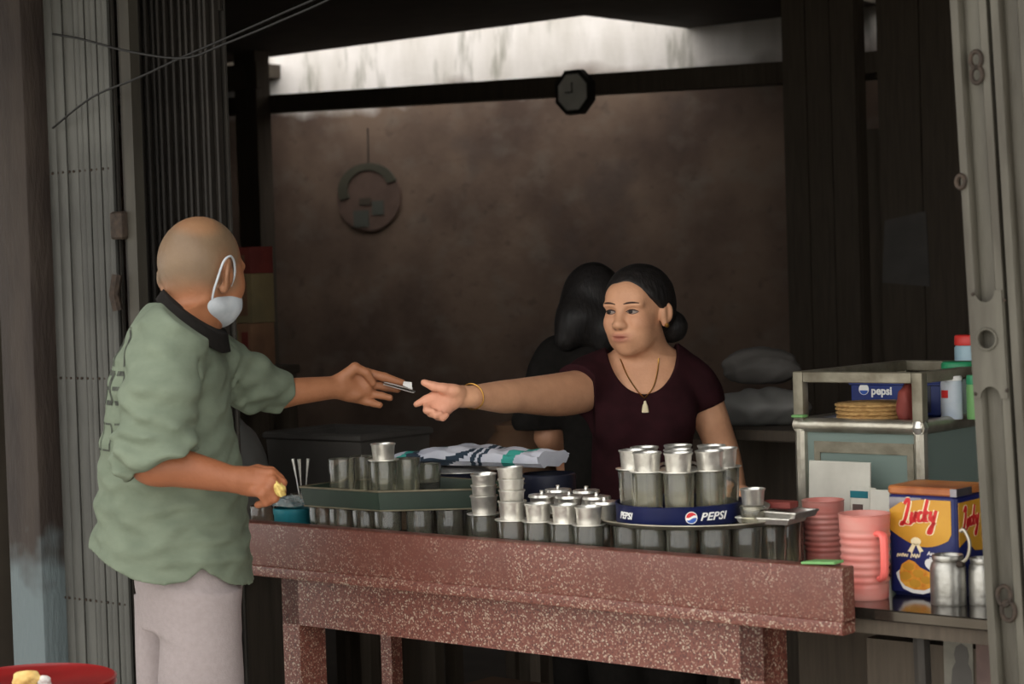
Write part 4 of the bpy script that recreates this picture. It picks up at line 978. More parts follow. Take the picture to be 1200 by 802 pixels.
# ================================================================== people: smooth-blended volumes meshed as one surface
def axis(segs):
    out = [segs[0][0]]
    for a, b, st in segs:
        n = max(1, int(round((b - a) / st))); out += list(a + (b - a) * (np.arange(1, n + 1) / n))
    return np.array(out, np.float32)
class Field:
    def __init__(s, ax, ay, az):
        s.x, s.y, s.z = axis(ax), axis(ay), axis(az); s.v = np.full((len(s.x), len(s.y), len(s.z)), .05, np.float32)
    def sl(s, lo, hi):
        r = []
        for ax, a, b in zip((s.x, s.y, s.z), lo, hi):
            i, j = np.searchsorted(ax, a), np.searchsorted(ax, b); r.append(slice(max(0, i - 1), min(len(ax), j + 1)))
        return tuple(r)
    def op(s, fn, lo, hi, k=.01, mode='add'):
        sl = s.sl(lo, hi)
        X = s.x[sl[0]][:, None, None]; Y = s.y[sl[1]][None, :, None]; Z = s.z[sl[2]][None, None, :]
        if 0 in (X.size, Y.size, Z.size): return
        d = fn(X, Y, Z).astype(np.float32); c = s.v[sl]
        if mode == 'add':
            h = np.maximum(k - np.abs(c - d), 0) / k; s.v[sl] = np.minimum(c, d) - h * h * k * .25
        elif mode == 'sub':
            d = -d; h = np.maximum(k - np.abs(c - d), 0) / k; s.v[sl] = np.maximum(c, d) + h * h * k * .25
        elif mode == 'cut': s.v[sl] = np.maximum(c, d)
        elif mode == 'disp': s.v[sl] = c + d
    def cone(s, a, b, ra, rb, k=.01, mode='add', flat=None):
        a, b = np.array(a, float), np.array(b, float); R = max(ra, rb) + k + .02; lo, hi = np.minimum(a, b) - R, np.maximum(a, b) + R; ba = b - a; L2 = ba @ ba + 1e-9
        def fn(X, Y, Z):
            dx, dy, dz = X - a[0], Y - a[1], Z - a[2]; t = np.clip((dx * ba[0] + dy * ba[1] + dz * ba[2]) / L2, 0, 1)
            q = (dx - t * ba[0]) ** 2 + (dy - t * ba[1]) ** 2 + (dz - t * ba[2]) ** 2
            return np.sqrt(q) - (ra + (rb - ra) * t)
        s.op(fn, lo, hi, k, mode)
    def chain(s, pts, rs, k=.01, kk=None):
        for i in range(len(pts) - 1): s.cone(pts[i], pts[i + 1], rs[i], rs[i + 1], k if i == 0 else (kk or k))
    def limb(s, pts, rs, k=.02, n=6, e=.0015):
        q = crom([np.append(p, r) for p, r in zip(np.array(pts, float), rs)], n); q = np.array(q); R = q[:, 3].max() + k + .02
        lo, hi = q[:, :3].min(0) - R, q[:, :3].max(0) + R
        def fn(X, Y, Z):
            out = None
            for i in range(len(q) - 1):
                a, b = q[i, :3], q[i + 1, :3]; ba = b - a; L2 = ba @ ba + 1e-9
                dx, dy, dz = X - a[0], Y - a[1], Z - a[2]; t = np.clip((dx * ba[0] + dy * ba[1] + dz * ba[2]) / L2, 0, 1)
                d = np.sqrt((dx - t * ba[0]) ** 2 + (dy - t * ba[1]) ** 2 + (dz - t * ba[2]) ** 2) - (q[i, 3] + (q[i + 1, 3] - q[i, 3]) * t)
                out = d if out is None else np.minimum(out, d)
            return out
        s.op(fn, lo, hi, k)
    def ell(s, c, r, k=.01, fr=None, mode='add'):
        c = np.array(c, float); r = np.array(r, float); R = r.max() + k + .02; A = np.array(fr) if fr is not None else np.eye(3)
        def fn(X, Y, Z):
            d = (X - c[0], Y - c[1], Z - c[2]); k0 = 0; k1 = 0
            for i in range(3):
                q = d[0] * A[i, 0] + d[1] * A[i, 1] + d[2] * A[i, 2]; k0 = k0 + (q / r[i]) ** 2; k1 = k1 + (q / r[i] ** 2) ** 2
            k0 = np.sqrt(k0); return k0 * (k0 - 1) / (np.sqrt(k1) + 1e-6)
        s.op(fn, c - R, c + R, k, mode)
    def loft(s, lev, k=.01, mode='add', yaw=0, pw=2.0):
        # lev: (z, cx, cy, ax, ay)
        L = np.array(sorted(lev)); z0, z1 = L[0, 0], L[-1, 0]; R = L[:, 3:5].max() + .05 + k
        lo = np.array([(L[:, 1]).min() - R, L[:, 2].min() - R, z0 - .04 - k]); hi = np.array([L[:, 1].max() + R, L[:, 2].max() + R, z1 + .04 + k])
        cy_, sy_ = math.cos(yaw), math.sin(yaw)
        def fn(X, Y, Z):
            zz = np.linspace(z0, z1, 200); I = []
            for i in range(1, 5):
                w = np.interp(zz, L[:, 0], L[:, i]); kk = np.ones(15) / 15; w = np.convolve(np.pad(w, 7, mode='edge'), kk, 'valid'); I.append(np.interp(Z, zz, w))
            dx, dy = X - I[0], Y - I[1]; p, q = dx * cy_ + dy * sy_, -dx * sy_ + dy * cy_
            d = ((np.abs(p) / I[2]) ** pw + (np.abs(q) / I[3]) ** pw) ** (1 / pw) - 1
            d = d * np.minimum(I[2], I[3])
            return np.maximum(d, np.maximum(z0 - Z, Z - z1))
        s.op(fn, lo, hi, k, mode)
    def like(s):
        o = object.__new__(Field); o.x, o.y, o.z = s.x, s.y, s.z; o.v = np.full_like(s.v, .05); return o
    def merge(s, o, k):
        h = np.maximum(k - np.abs(s.v - o.v), 0) / k; s.v = np.minimum(s.v, o.v) - h * h * k * .25
    def mesh(s):
        V = s.v; nx, ny, nz = V.shape; I = (V < 0)
        I[0] = I[-1] = False; I[:, 0] = I[:, -1] = False; I[:, :, 0] = I[:, :, -1] = False
        V = np.where(I, V, np.maximum(V, 1e-6))
        c = np.zeros((nx - 1, ny - 1, nz - 1), np.uint8); B = I.view(np.uint8)
        for a in (0, 1):
            for b in (0, 1):
                for d in (0, 1): c += B[a:nx - 1 + a, b:ny - 1 + b, d:nz - 1 + d]
        act = np.argwhere((c > 0) & (c < 8)); idx = np.full(c.shape, -1, np.int32); idx[tuple(act.T)] = np.arange(len(act))
        i, j, k = act.T; pos = np.zeros((len(act), 3)); cnt = np.zeros(len(act))
        cs = [(a, b, d) for a in (0, 1) for b in (0, 1) for d in (0, 1)]; val = {q: V[i + q[0], j + q[1], k + q[2]] for q in cs}
        for q in cs:
            for ax in range(3):
                if q[ax] == 0:
                    r = list(q); r[ax] = 1; r = tuple(r); a, b = val[q], val[r]; m = (a < 0) != (b < 0)
                    t = np.where(m, a / np.where(m, a - b, 1), 0)
                    for e in range(3): pos[:, e] += np.where(m, q[e] + (t if e == ax else 0), 0)
                    cnt += m
        pos /= cnt[:, None]
        W = np.stack([A[n] + p * (A[n + 1] - A[n]) for A, n, p in zip((s.x, s.y, s.z), (i, j, k), pos.T)], 1)
        F = []
        for ax in range(3):
            o = [slice(None)] * 3; p = [slice(None)] * 3; o[ax] = slice(0, -1); p[ax] = slice(1, None)
            cr = np.argwhere(I[tuple(o)] != I[tuple(p)]); b, d = [(1, 2), (2, 0), (0, 1)][ax]
            e1 = np.zeros(3, int); e1[b] = 1; e2 = np.zeros(3, int); e2[d] = 1
            g = lambda q: idx[tuple(q.T)]
            quad = np.stack([g(cr - e1 - e2), g(cr - e2), g(cr), g(cr - e1)], 1); inn = I[tuple(cr.T)]
            quad[~inn] = quad[~inn][:, ::-1]; F.append(quad)
        return W, np.concatenate(F)
    def build(s, name, mat, base, parent=None, color=None, smooth_it=2):
        W, F = s.mesh()
        # a little relaxation removes grid stepping
        E = np.concatenate([F[:, [0, 1]], F[:, [1, 2]], F[:, [2, 3]], F[:, [3, 0]]]); n = len(W)
        for _ in range(smooth_it):
            acc = np.zeros_like(W); ct_ = np.bincount(E[:, 0], minlength=n) + np.bincount(E[:, 1], minlength=n)
            for e in range(3): acc[:, e] = np.bincount(E[:, 0], W[E[:, 1], e], n) + np.bincount(E[:, 1], W[E[:, 0], e], n)
            W = W * .5 + .5 * acc / np.maximum(ct_, 1)[:, None]
        me = bpy.data.meshes.new(name); me.vertices.add(n); me.vertices.foreach_set('co', (W - base).astype(np.float32).ravel())
        me.loops.add(F.size); me.loops.foreach_set('vertex_index', F.astype(np.int32).ravel())
        me.polygons.add(len(F)); me.polygons.foreach_set('loop_start', np.arange(0, F.size, 4, dtype=np.int32)); me.polygons.foreach_set('loop_total', np.full(len(F), 4, np.int32))
        me.update(calc_edges=True); me.validate(); me.shade_smooth(); me.materials.append(mat)
        if color is not None:
            C = np.ones((n, 4), np.float32); C[:, :3] = color(W); at = me.color_attributes.new('Col', 'FLOAT_COLOR', 'POINT'); at.data.foreach_set('color', C.ravel())
        o = mobj(name, me, parent)
        if parent is None: o.location = base
        return o
def wob(seed, f, n=6, aniso=(1, 1, 1)):
    r = np.random.RandomState(seed); D = r.randn(n, 3) * np.array(aniso); D /= np.linalg.norm(D, axis=1)[:, None] / np.linalg.norm(aniso) * 1.7; ph = r.rand(n) * 6.28; am = r.rand(n) + .5; fr = f * (.6 + r.rand(n) * 1.2)
    def fn(X, Y, Z):
        o = 0
        for i in range(n): o = o + am[i] * np.sin(fr[i] * (D[i, 0] * X + D[i, 1] * Y + D[i, 2] * Z) + ph[i] + 1.3 * np.sin(fr[i] * .4 * (X * D[i, 2] - Z * D[i, 0]) + ph[i]))
        return o / n
    return fn
def lin(r, g, b): return np.array(srgb(r, g, b)[:3])
def blend(C, w, col): return C * (1 - w[:, None]) + w[:, None] * np.array(col)
def sstep(x, a, b): t = np.clip((x - a) / (b - a), 0, 1); return t * t * (3 - 2 * t)
M['skin'] = pm('skin', (1, 1, 1, 1), (.88, .86, .85, 1), 22, .5, 0, .12, 130, attr='Col', spec=.4)
M['shirt'] = pm('green_shirt', srgb(112, 121, 104), srgb(103, 112, 96), 16, .92, 0, .45, 16, attr='Col', stretch=(1, 1, 1.6), spec=.2)
M['trousers'] = pm('pale_trousers', srgb(152, 141, 140), srgb(146, 135, 134), 90, .9, 0, .2, 260)
M['maroon'] = pm('maroon_top', srgb(50, 24, 28), srgb(43, 21, 24), 30, .95, 0, .1, 300, spec=.12)
M['hair'] = pm('black_hair', srgb(22, 19, 18), srgb(32, 27, 25), 60, .6, 0, .35, 90, stretch=(1, 1, .2))
M['mask'] = pm('mask_white', srgb(186, 190, 194), srgb(168, 174, 180), 30, .85)
M['eyewhite'] = pm('eye_white', srgb(150, 132, 122), None, 10, .3)
M['iris'] = pm('iris', srgb(20, 13, 11), None, 10, .5)
M['brow'] = pm('brow', srgb(60, 43, 36), None, 60, .9)

# ------------------------------------------------------------------ the man
def build_man():
    Y0 = 4.45; base = np.array([P(215, 500, Y0)[0], Y0, 0.0])
    ah = math.radians(60); f = np.array([math.cos(ah), math.sin(ah), 0]); sd_ = np.array([math.sin(ah), -math.cos(ah), 0]); t = np.array([0, 0, 1.])
    pt_ = math.radians(-13); f, t = f * math.cos(pt_) + t * math.sin(pt_), t * math.cos(pt_) - f * math.sin(pt_)
    FR = np.array([f, sd_, t]); H = P(237, 303, 4.47)
    hp_ = lambda a, b, c: H + f * a + sd_ * b + t * c
    B = Field([(-1.02, -.80, .008), (-.80, -.60, .0035), (-.60, -.22, .0032)], [(4.02, 4.36, .0045), (4.36, 4.64, .0038), (4.64, 4.96, .0035)], [(-.03, .85, .012), (.85, 1.02, .0045), (1.02, 1.32, .0033), (1.32, 1.72, .0032)])
    # head
    B.ell(H + f * -.005 + t * .0, (.098, .0775, .090), .02, FR); B.ell(hp_(-.03, 0, -.02), (.07, .07, .07), .03, FR)
    B.ell(hp_(.045, 0, -.055), (.056, .060, .078), .03, FR); B.ell(hp_(.052, 0, -.098), (.045, .047, .036), .03, FR)
    B.cone(hp_(.098, 0, -.02), hp_(.118, 0, -.058), .008, .013, .015); B.ell(hp_(.085, 0, .0), (.02, .05, .014), .02, FR)
    for q in (-1, 1):
        B.ell(hp_(.055, q * .045, -.05), (.035, .02, .03), .025, FR)
        EF = np.array([f * .86 - sd_ * q * .5, sd_ * q * .86 + f * .5, t]); B.ell(hp_(-.012, q * .085, -.040), (.023, .0075, .035), .005, EF); B.ell(hp_(-.010, q * .085, -.038) + EF[1] * .007, (.014, .006, .024), .004, EF, 'sub'); B.ell(hp_(.002, q * .077, -.045), (.012, .009, .024), .006, FR); B.ell(hp_(-.014, q * .079, -.072), (.010, .008, .011), .008, FR)
    # neck, trunk
    n0 = P(222, 372, 4.45); B.chain([n0, P(230, 345, 4.455), hp_(-.025, 0, -.06)], [.056, .052, .052], .03)
    lv = []
    for py, l, r, b in ((362, 195, 240, .09), (385, 175, 250, .15), (420, 152, 252, .165), (480, 140, 255, .155), (560, 140, 268, .15), (640, 150, 270, .15), (700, 178, 270, .14)):
        a = P(l, py, Y0); c = P(r, py, Y0); lv.append((a[2], (a[0] + c[0]) / 2, Y0, (c[0] - a[0]) / 2, b))
    B.loft(lv, .04)
    # legs and feet
    for px, Y, r in ((236, 4.40, .062), (196, 4.54, .055)):
        hip = P(px, 700, Y); kn = hip.copy(); kn[2] = .46; an = kn.copy(); an[2] = .07; an[0] -= .02
        B.chain([hip, kn, an], [r, .052, .038], .03); B.ell(an + np.array([.06, .0, -.045]), (.12, .045, .035), .03)
    # near (right) arm, bent at the elbow
    sh, el, wr = P(200, 405, 4.29), P(172, 540, 4.20), P(272, 562, 4.215)
    B.limb([sh, (sh + el) / 2, el, el * .6 + wr * .4, wr], [.050, .048, .041, .040, .0275], .025)
    B.ell(P(288, 563, 4.222), (.026, .024, .026), .02)
    B.ell(P(300, 566, 4.225), (.034, .020, .029), .02)
    def fing(pts, r, k=.006): B.chain([P(*p) for p in pts], r, k, .004)
    fing([(300, 555, 4.225), (318, 556, 4.215), (331, 566, 4.215), (326, 577, 4.23)], [.013, .0112, .0098, .0085])
    fing([(300, 562, 4.22), (319, 564, 4.200), (330, 575, 4.205), (321, 584, 4.225)], [.013, .0115, .0098, .0085])
    fing([(298, 570, 4.215), (314, 572, 4.195), (322, 584, 4.202), (312, 590, 4.225)], [.012, .011, .0095, .0082])
    fing([(294, 574, 4.215), (307, 579, 4.195), (312, 589, 4.202), (302, 592, 4.225)], [.0115, .0102, .0088, .0078])
    fing([(284, 556, 4.24), (302, 551, 4.262), (318, 553, 4.262), (329, 561, 4.25)], [.014, .012, .0105, .009])
    for (a, b) in ((((286, 562, 4.205)), (312, 559, 4.205)), ((286, 565, 4.200), (312, 566, 4.200))): B.cone(P(*a), P(*b), .003, .003, .006)
    # far (left) arm held out to the seller
    sh2, el2, wr2 = P(250, 425, 4.60), P(318, 462, 4.765), P(394, 454, 4.86)
    B.limb([sh2, (sh2 + el2) / 2, el2, el2 * .6 + wr2 * .4, wr2], [.048, .044, .036, .032, .0265], .025)
    B.ell(P(404, 453, 4.868), (.026, .018, .028), .02)
    B.ell(P(420, 454, 4.885), (.034, .0165, .033), .018)
    B.ell(P(412, 463, 4.872), (.028, .015, .016), .012)
    fing([(408, 440, 4.878), (428, 437, 4.892), (450, 442, 4.90), (472, 449, 4.905)], [.014, .0125, .0110, .0082])
    fing([(412, 448, 4.885), (437, 451, 4.905), (452, 454, 4.912), (466, 457, 4.912)], [.013, .0105, .0098, .008])
    fing([(412, 458, 4.885), (436, 462, 4.895), (447, 464, 4.892), (457, 466.5, 4.882)], [.013, .0102, .0092, .0082])
    fing([(410, 465, 4.88), (430, 471, 4.886), (438, 473, 4.882), (445, 475, 4.872)], [.012, .0098, .0088, .0078])
    fing([(398, 446, 4.858), (416, 431, 4.862), (429, 437, 4.868), (437, 449, 4.875)], [.017, .0125, .011, .009])
    skin = lin(164, 110, 78)
    wn = wob(5, 60)
    def col(W):
        C = np.tile(skin, (len(W), 1)); q = (W - H) @ FR.T
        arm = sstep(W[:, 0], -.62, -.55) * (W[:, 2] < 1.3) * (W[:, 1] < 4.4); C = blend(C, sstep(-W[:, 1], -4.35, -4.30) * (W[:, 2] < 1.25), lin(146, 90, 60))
        wv = wn(W[:, 0], W[:, 1], W[:, 2])
        st = sstep(q[:, 2] + .35 * np.maximum(q[:, 0] + .02, 0) * -1 + .02 * wv, -.115, -.045) * sstep(-q[:, 0] + .02 * wv, -.055, -.015) * (W[:, 2] > 1.33); st = st * (1 - np.exp(-((q - np.array([-.012, .088, -.04])) ** 2 / np.array([.03, .016, .042]) ** 2).sum(1)))
        C = blend(C, st * .9, lin(112, 96, 76))                                           # cropped grey hair
        bald = sstep(-np.linalg.norm((q - np.array([-.055, .02, .062])) / np.array([.05, .05, .045]), axis=1), -1.3, -.6) * (W[:, 2] > 1.4)
        C = blend(C, bald * .7, lin(150, 108, 76))
        nape = sstep(-q[:, 2], .085, .12) * (W[:, 2] > 1.30) * (q[:, 0] < .02); C = blend(C, nape * .55, lin(150, 96, 64))
        return C * (1 + .05 * wv[:, None])
    man = B.build('person', M['skin'], base, None, col, 1)
    tag(man, 'customer in a loose green shirt and white mask holding out money', 'person')
    # shirt
    Sx = Field([(-1.04, -.40, .0045)], [(4.05, 4.86, .0045)], [(.74, 1.46, .0045)])
    lv = []
    for py, l, r, b in ((340, 190, 222, .07), (352, 180, 240, .115), (372, 165, 248, .155), (392, 150, 258, .185), (420, 138, 264, .195), (460, 129, 266, .19), (500, 123, 271, .182), (540, 120, 280, .18), (580, 117, 286, .182), (620, 114, 290, .188), (650, 112, 293, .192), (700, 112, 296, .195)):
        a = P(l, py, Y0); c = P(r, py, Y0); lv.append((a[2], (a[0] + c[0]) / 2, Y0, (c[0] - a[0]) / 2, b))
    Sx.loft(lv, .01, pw=2.3)
    Ar = Sx.like()
    Ar.chain([P(202, 402, 4.295), P(186, 470, 4.235), P(177, 525, 4.205), P(184, 545, 4.20)], [.078, .076, .072, .066], .035)
    Ar.cone(P(172, 545, 4.20), P(196, 538, 4.20), .056, .058, .02)
    w2 = wob(22, 85, 6, (.6, .6, 1.6)); z_el = P(0, 535, 4.2)[2]; full = (np.array([-2, 3, 0]), np.array([1, 6, 3]))
    Ar.op(lambda X, Y, Z: np.exp(-((Z - z_el) / .08) ** 2) * .010 * w2(X, Y, Z), *full, mode='disp')
    cn = np.array([.42, 0, -.9]); cn /= np.linalg.norm(cn); cp = P(184, 548, 4.2)
    Ar.op(lambda X, Y, Z: (X - cp[0]) * cn[0] + (Z - cp[2]) * cn[2] + 0 * Y, *full, mode='cut')
    Ar.cone(P(172, 548, 4.2), P(204, 558, 4.2), .040, .050, .006, 'sub')
    Sx.merge(Ar, .03)
    Sx.chain([P(246, 425, 4.59), P(290, 447, 4.70), P(322, 459, 4.775)], [.075, .060, .048], .04)
    Sx.cone(P(306, 454, 4.735), P(324, 459.5, 4.778), .0525, .050, .008)
    # folds
    w1, w2, w3 = wob(21, 38, 5, (1, 1, 2.2)), wob(22, 85, 6, (.6, .6, 1.6)), wob(23, 30, 5, (2.2, 1.5, .5))
    full = (np.array([-2, 3, 0]), np.array([1, 6, 3]))
    z_el = P(0, 545, 4.2)[2]; z_h = P(200, 640, 4.4)[2]
    def folds(X, Y, Z):
        d = .0085 * w1(X, Y, Z) + .006 * w3(X, Y, Z) + .0035 * w2(X, Y, Z)
        e = np.exp(-((Z - z_el) / .07) ** 2) * np.exp(-((Y - 4.2) / .09) ** 2); d = d + e * .010 * w2(X, Y, Z)
        hh = np.exp(-((Z - z_h) / .10) ** 2); d = d + hh * .006 * w2(X * .5, Y * .5, Z * 1.2)
        a = np.exp(-((X + .60) / .12) ** 2) * (Y > 4.55); return d + a * .007 * w2(X * 1.2, Y, Z * .8)
    Sx.op(folds, *full, mode='disp')
    for a, b, r in (((150, 420, 4.33), (140, 560, 4.34), .007), ((258, 425, 4.52), (285, 470, 4.62), .007), ((276, 432, 4.62), (292, 478, 4.66), .006), ((160, 500, 4.14), (204, 512, 4.14), .006), ((156, 522, 4.13), (196, 519, 4.13), .006), ((212, 480, 4.26), (238, 560, 4.26), .012), ((196, 440, 4.22), (176, 472, 4.2), .006), ((225, 415, 4.26), (238, 505, 4.27), .008)): Sx.cone(P(*a), P(*b), r * .75, r * .4, .024, 'sub')
    # hollow it: inner clearance for neck, cuffs and hem openings
    hem = [(105, 646), (140, 662), (165, 673), (200, 679), (225, 676), (243, 661), (250, 668), (270, 684), (291, 693), (300, 690)]
    hx = [P(a, b, 4.35)[0] for a, b in hem]; hz_ = [P(a, b, 4.35)[2] for a, b in hem]
    Sx.op(lambda X, Y, Z: np.interp(X, hx, hz_) - Z + 0 * Y, *full, mode='cut')
    cf = P(328, 459.5, 4.787); cd = P(328, 459.5, 4.787) - P(290, 447, 4.70); cd /= np.linalg.norm(cd)
    Sx.op(lambda X, Y, Z: (X - cf[0]) * cd[0] + (Y - cf[1]) * cd[1] + (Z - cf[2]) * cd[2], cf - .12, cf + .12, mode='cut')
    Sx.ell(cf, (.03, .03, .036), .005, None, 'sub')
    nl = [(150, 200), (178, 200), (181, 342), (190, 351), (205, 362), (225, 377), (245, 392), (262, 405), (266, 408), (268, 200), (330, 200)]
    nx_ = [P(a, b, 4.4)[0] for a, b in nl]; nz_ = [P(a, b, 4.4)[2] for a, b in nl]
    Sx.op(lambda X, Y, Z: (Z - np.interp(X, nx_, nz_) + 0 * Y) * .8, *full, mode='cut')
    shirt = Sx.build('shirt', M['shirt'], base, man, lambda W: np.ones((len(W), 3)), 1); shirt['label'] = 'loose sage green shirt with rolled sleeves'
    # worn black print on the back of the shirt, wrapped on the cloth
    from mathutils.bvhtree import BVHTree
    bv = BVHTree.FromPolygons([v.co[:] for v in shirt.data.vertices], [p.vertices[:] for p in shirt.data.polygons])
    M['print'] = pm('shirt_print', srgb(44, 46, 40), srgb(74, 78, 68), 90, .9)
    back_dir = np.array([1, .9, 0.0]); back_dir /= np.linalg.norm(back_dir); right = np.array([.67, -.74, 0])
    def stroke(p0, p1, w):
        mb = MB(); n = 8; vs = []
        for i in range(n + 1):
            s_, z_ = p0[0] + (p1[0] - p0[0]) * i / n, p0[1] + (p1[1] - p0[1]) * i / n
            dirv = np.array([p1[0] - p0[0], p1[1] - p0[1]]); dirv /= np.linalg.norm(dirv); nn = np.array([-dirv[1], dirv[0]]) * w / 2
            for q in (-1, 1):
                o_ = np.array([-.16, -.10, 0]) - back_dir * .3 + right * (s_ + nn[0] * q); o_[2] = z_ + nn[1] * q
                hit = bv.ray_cast(Vector(o_), Vector(back_dir))
                if hit[0] is None: return
                pnt = np.array(hit[0])
                vs.append(pnt - back_dir * .0012)
        mb.add(vs, [(2 * i, 2 * i + 1, 2 * i + 3, 2 * i + 2) for i in range(n)]); mb.build('print_stroke', M['print'], shirt)
    def zpy(py): return P(130, py, 4.4)[2]
    # rows of block letters, most of them turned out of sight around the back
    for row, (yt, yb) in enumerate(((383, 428), (436, 470), (494, 524))):
        zt2, zb2 = zpy(yt), zpy(yb); h_ = zt2 - zb2
        for j in range(4):
            s0 = PRS - j * h_ * .85; w_ = h_ * .62
            if row == 0:
                stroke((s0, zb2), (s0, zt2), .014); 
                if j: stroke((s0 - w_, zb2), (s0, zt2), .010)
            elif row == 1:
                stroke((s0 - .0, zb2), (s0, zt2), .012); stroke((s0, zt2), (s0 - w_, zt2), .010); stroke((s0, zb2), (s0 - w_, zb2), .010); stroke((s0, (zt2 + zb2) / 2), (s0 - w_, (zt2 + zb2) / 2), .008)
            else:
                stroke((s0, zb2), (s0, zt2), .004); stroke((s0, zt2), (s0 - w_, zt2), .004); stroke((s0, zb2), (s0 - w_, zb2), .004)
    # trousers
    T = Field([(-1.0, -.55, .005)], [(4.2, 4.75, .005)], [(.04, 1.0, .006)])
    for (l, r, Y, b, l2, r2, l3, r3) in ((190, 282, 4.385, .09, 185, 285, 195, 282), (158, 236, 4.55, .09, 159, 222, 165, 215)):
        lv = []
        for py, a_, c_ in ((694, l, r), (802, l2, r2), (980, l3, r3), (1110, l3 + 6, r3 - 10)):
            a = P(a_, py, Y); c = P(c_, py, Y); lv.append((max(a[2], .05), (a[0] + c[0]) / 2, Y, (c[0] - a[0]) / 2, b))
        T.loft(lv, .03, pw=2.2)
    a = P(160, 680, 4.45); c = P(284, 680, 4.45); zz_ = P(200, 600, 4.45)[2]
    T.loft([(a[2] - .10, (a[0] + c[0]) / 2, 4.45, (c[0] - a[0]) / 2 * .9, .13), (a[2], (a[0] + c[0]) / 2, 4.45, (c[0] - a[0]) / 2, .158), (zz_, (a[0] + c[0]) / 2, 4.45, (c[0] - a[0]) / 2 * .95, .152)], .03, pw=2.3)
    wt = wob(31, 36, 5, (1.4, 1.2, .35)); T.op(lambda X, Y, Z: .0065 * wt(X, Y, Z), *full, mode='disp')
    tr = T.build('trousers', M['trousers'], base, man, None, 1); tr['label'] = 'pale pinkish grey loose trousers'
    # black collar of the undershirt
    Cx = Field([(-1.0, -.58, .0035)], [(4.22, 4.70, .0035)], [(1.26, 1.54, .0035)])
    lv = []
    for py, l, r, b in ((318, 205, 236, .05), (334, 196, 238, .062), (346, 187, 243, .085), (360, 178, 250, .128), (372, 168, 254, .152), (392, 154, 264, .180), (420, 142, 269, .190)):
        a = P(l, py, Y0); c = P(r, py, Y0); lv.append((a[2], (a[0] + c[0]) / 2, Y0, (c[0] - a[0]) / 2, b))
    Cx.loft(lv, .01, pw=2.3)
    cl = [(183, 342), (190, 350), (205, 362), (225, 377), (245, 392), (262, 405), (275, 414)]
    cx1 = [P(a, b, 4.4)[0] for a, b in cl]; cz1 = [P(a, b, 4.4)[2] for a, b in cl]
    Cx.op(lambda X, Y, Z: np.maximum(Z - np.interp(X, cx1, cz1) - .021, np.interp(X, cx1, cz1) - .018 - Z) * .75 + 0 * Y, *full, mode='cut')
    Cx.cone(P(220, 385, 4.45), P(240, 320, 4.45), .052, .056, .01, 'sub')
    co = Cx.build('undershirt_collar', M['blackcloth'], base, man, None, 1); co['label'] = 'black undershirt collar'
    # mask with ear loops
    K = Field([(-.82, -.52, .003)], [(4.36, 4.66, .003)], [(1.28, 1.50, .003)])
    K.ell(hp_(.050, 0, -.088), (.066, .0660, .058), .01, FR); K.ell(hp_(.09, 0, -.06), (.03, .03, .04), .03, FR); K.ell(hp_(.005, 0, -.104), (.055, .0655, .040), .02, FR)
    def shell(X, Y, Z):
        q0 = (X - H[0]) * FR[0, 0] + (Y - H[1]) * FR[0, 1] + (Z - H[2]) * FR[0, 2]; q2 = (X - H[0]) * FR[2, 0] + (Y - H[1]) * FR[2, 1] + (Z - H[2]) * FR[2, 2]
        return np.maximum(np.maximum(-.036 - q0 - .15 * (q2 + .1), q2 + .074 - .42 * (q0 + .02)), -.142 - q2 - .12 * (q0 - .05))
    K.op(shell, np.array([-2, 3, 0]), np.array([1, 6, 3]), mode='cut')
    wk = wob(41, 120, 5, (.4, .4, 2)); K.op(lambda X, Y, Z: .0012 * wk(X, Y, Z), np.array([-2, 3, 0]), np.array([1, 6, 3]), mode='disp')
    mk = K.build('face_mask', M['mask'], base, man, None, 1); mk['label'] = 'white face mask'
    loop = crom([hp_(-.030, .064, -.098), hp_(-.040, .074, -.080), hp_(-.045, .085, -.055), hp_(-.040, .092, -.018), hp_(-.022, .094, -.003), hp_(.000, .088, -.010), hp_(.014, .082, -.035), hp_(.018, .072, -.060)], 5)
    MB().tube([p - base for p in loop], .0025, 6).build('ear_loop', M['mask'], mk)
    return man
PRS = .10
build_man()
# notes in the customer's hands
a, b, c, d = P(449, 451, 4.875), P(485, 461, 4.865), P(487, 459, 4.93), P(451, 449, 4.94)
bn = empty('banknote', a, 0, 'folded pale banknote held out between two hands', 'banknote')
def quad_slab(qs, th, name, mat, parent, org):
    vs = [q - org for q in qs] + [q - org + np.array([0, 0, th]) for q in qs]
    MB().add(vs, [(3, 2, 1, 0), (4, 5, 6, 7), (0, 1, 5, 4), (1, 2, 6, 5), (2, 3, 7, 6), (3, 0, 4, 7)]).build(name, mat, parent, smooth=False)
quad_slab([a, b, c, d], .0008, 'lower_fold', M['note'], bn, a)
quad_slab([P(450, 448.5, 4.880), P(483, 457, 4.872), P(484, 455, 4.92), P(459, 448, 4.93)], .0008, 'upper_fold', M['note'], bn, a)
quad_slab([P(472, 452, 4.878), P(483, 456.5, 4.874), P(482.5, 448.5, 4.885), P(473, 447.5, 4.888)], .0008, 'turned_corner', M['white'], bn, a)
yn = lump('banknote', P(331, 566, 4.225), (.011, .014, .020), 'crumpled yellow banknotes gripped in the customer lower hand', 'banknote', 'notey', 52, amp=.16)
yn.location = P(331, 582, 4.198); yn.rotation_euler = (0, -.35, 0)

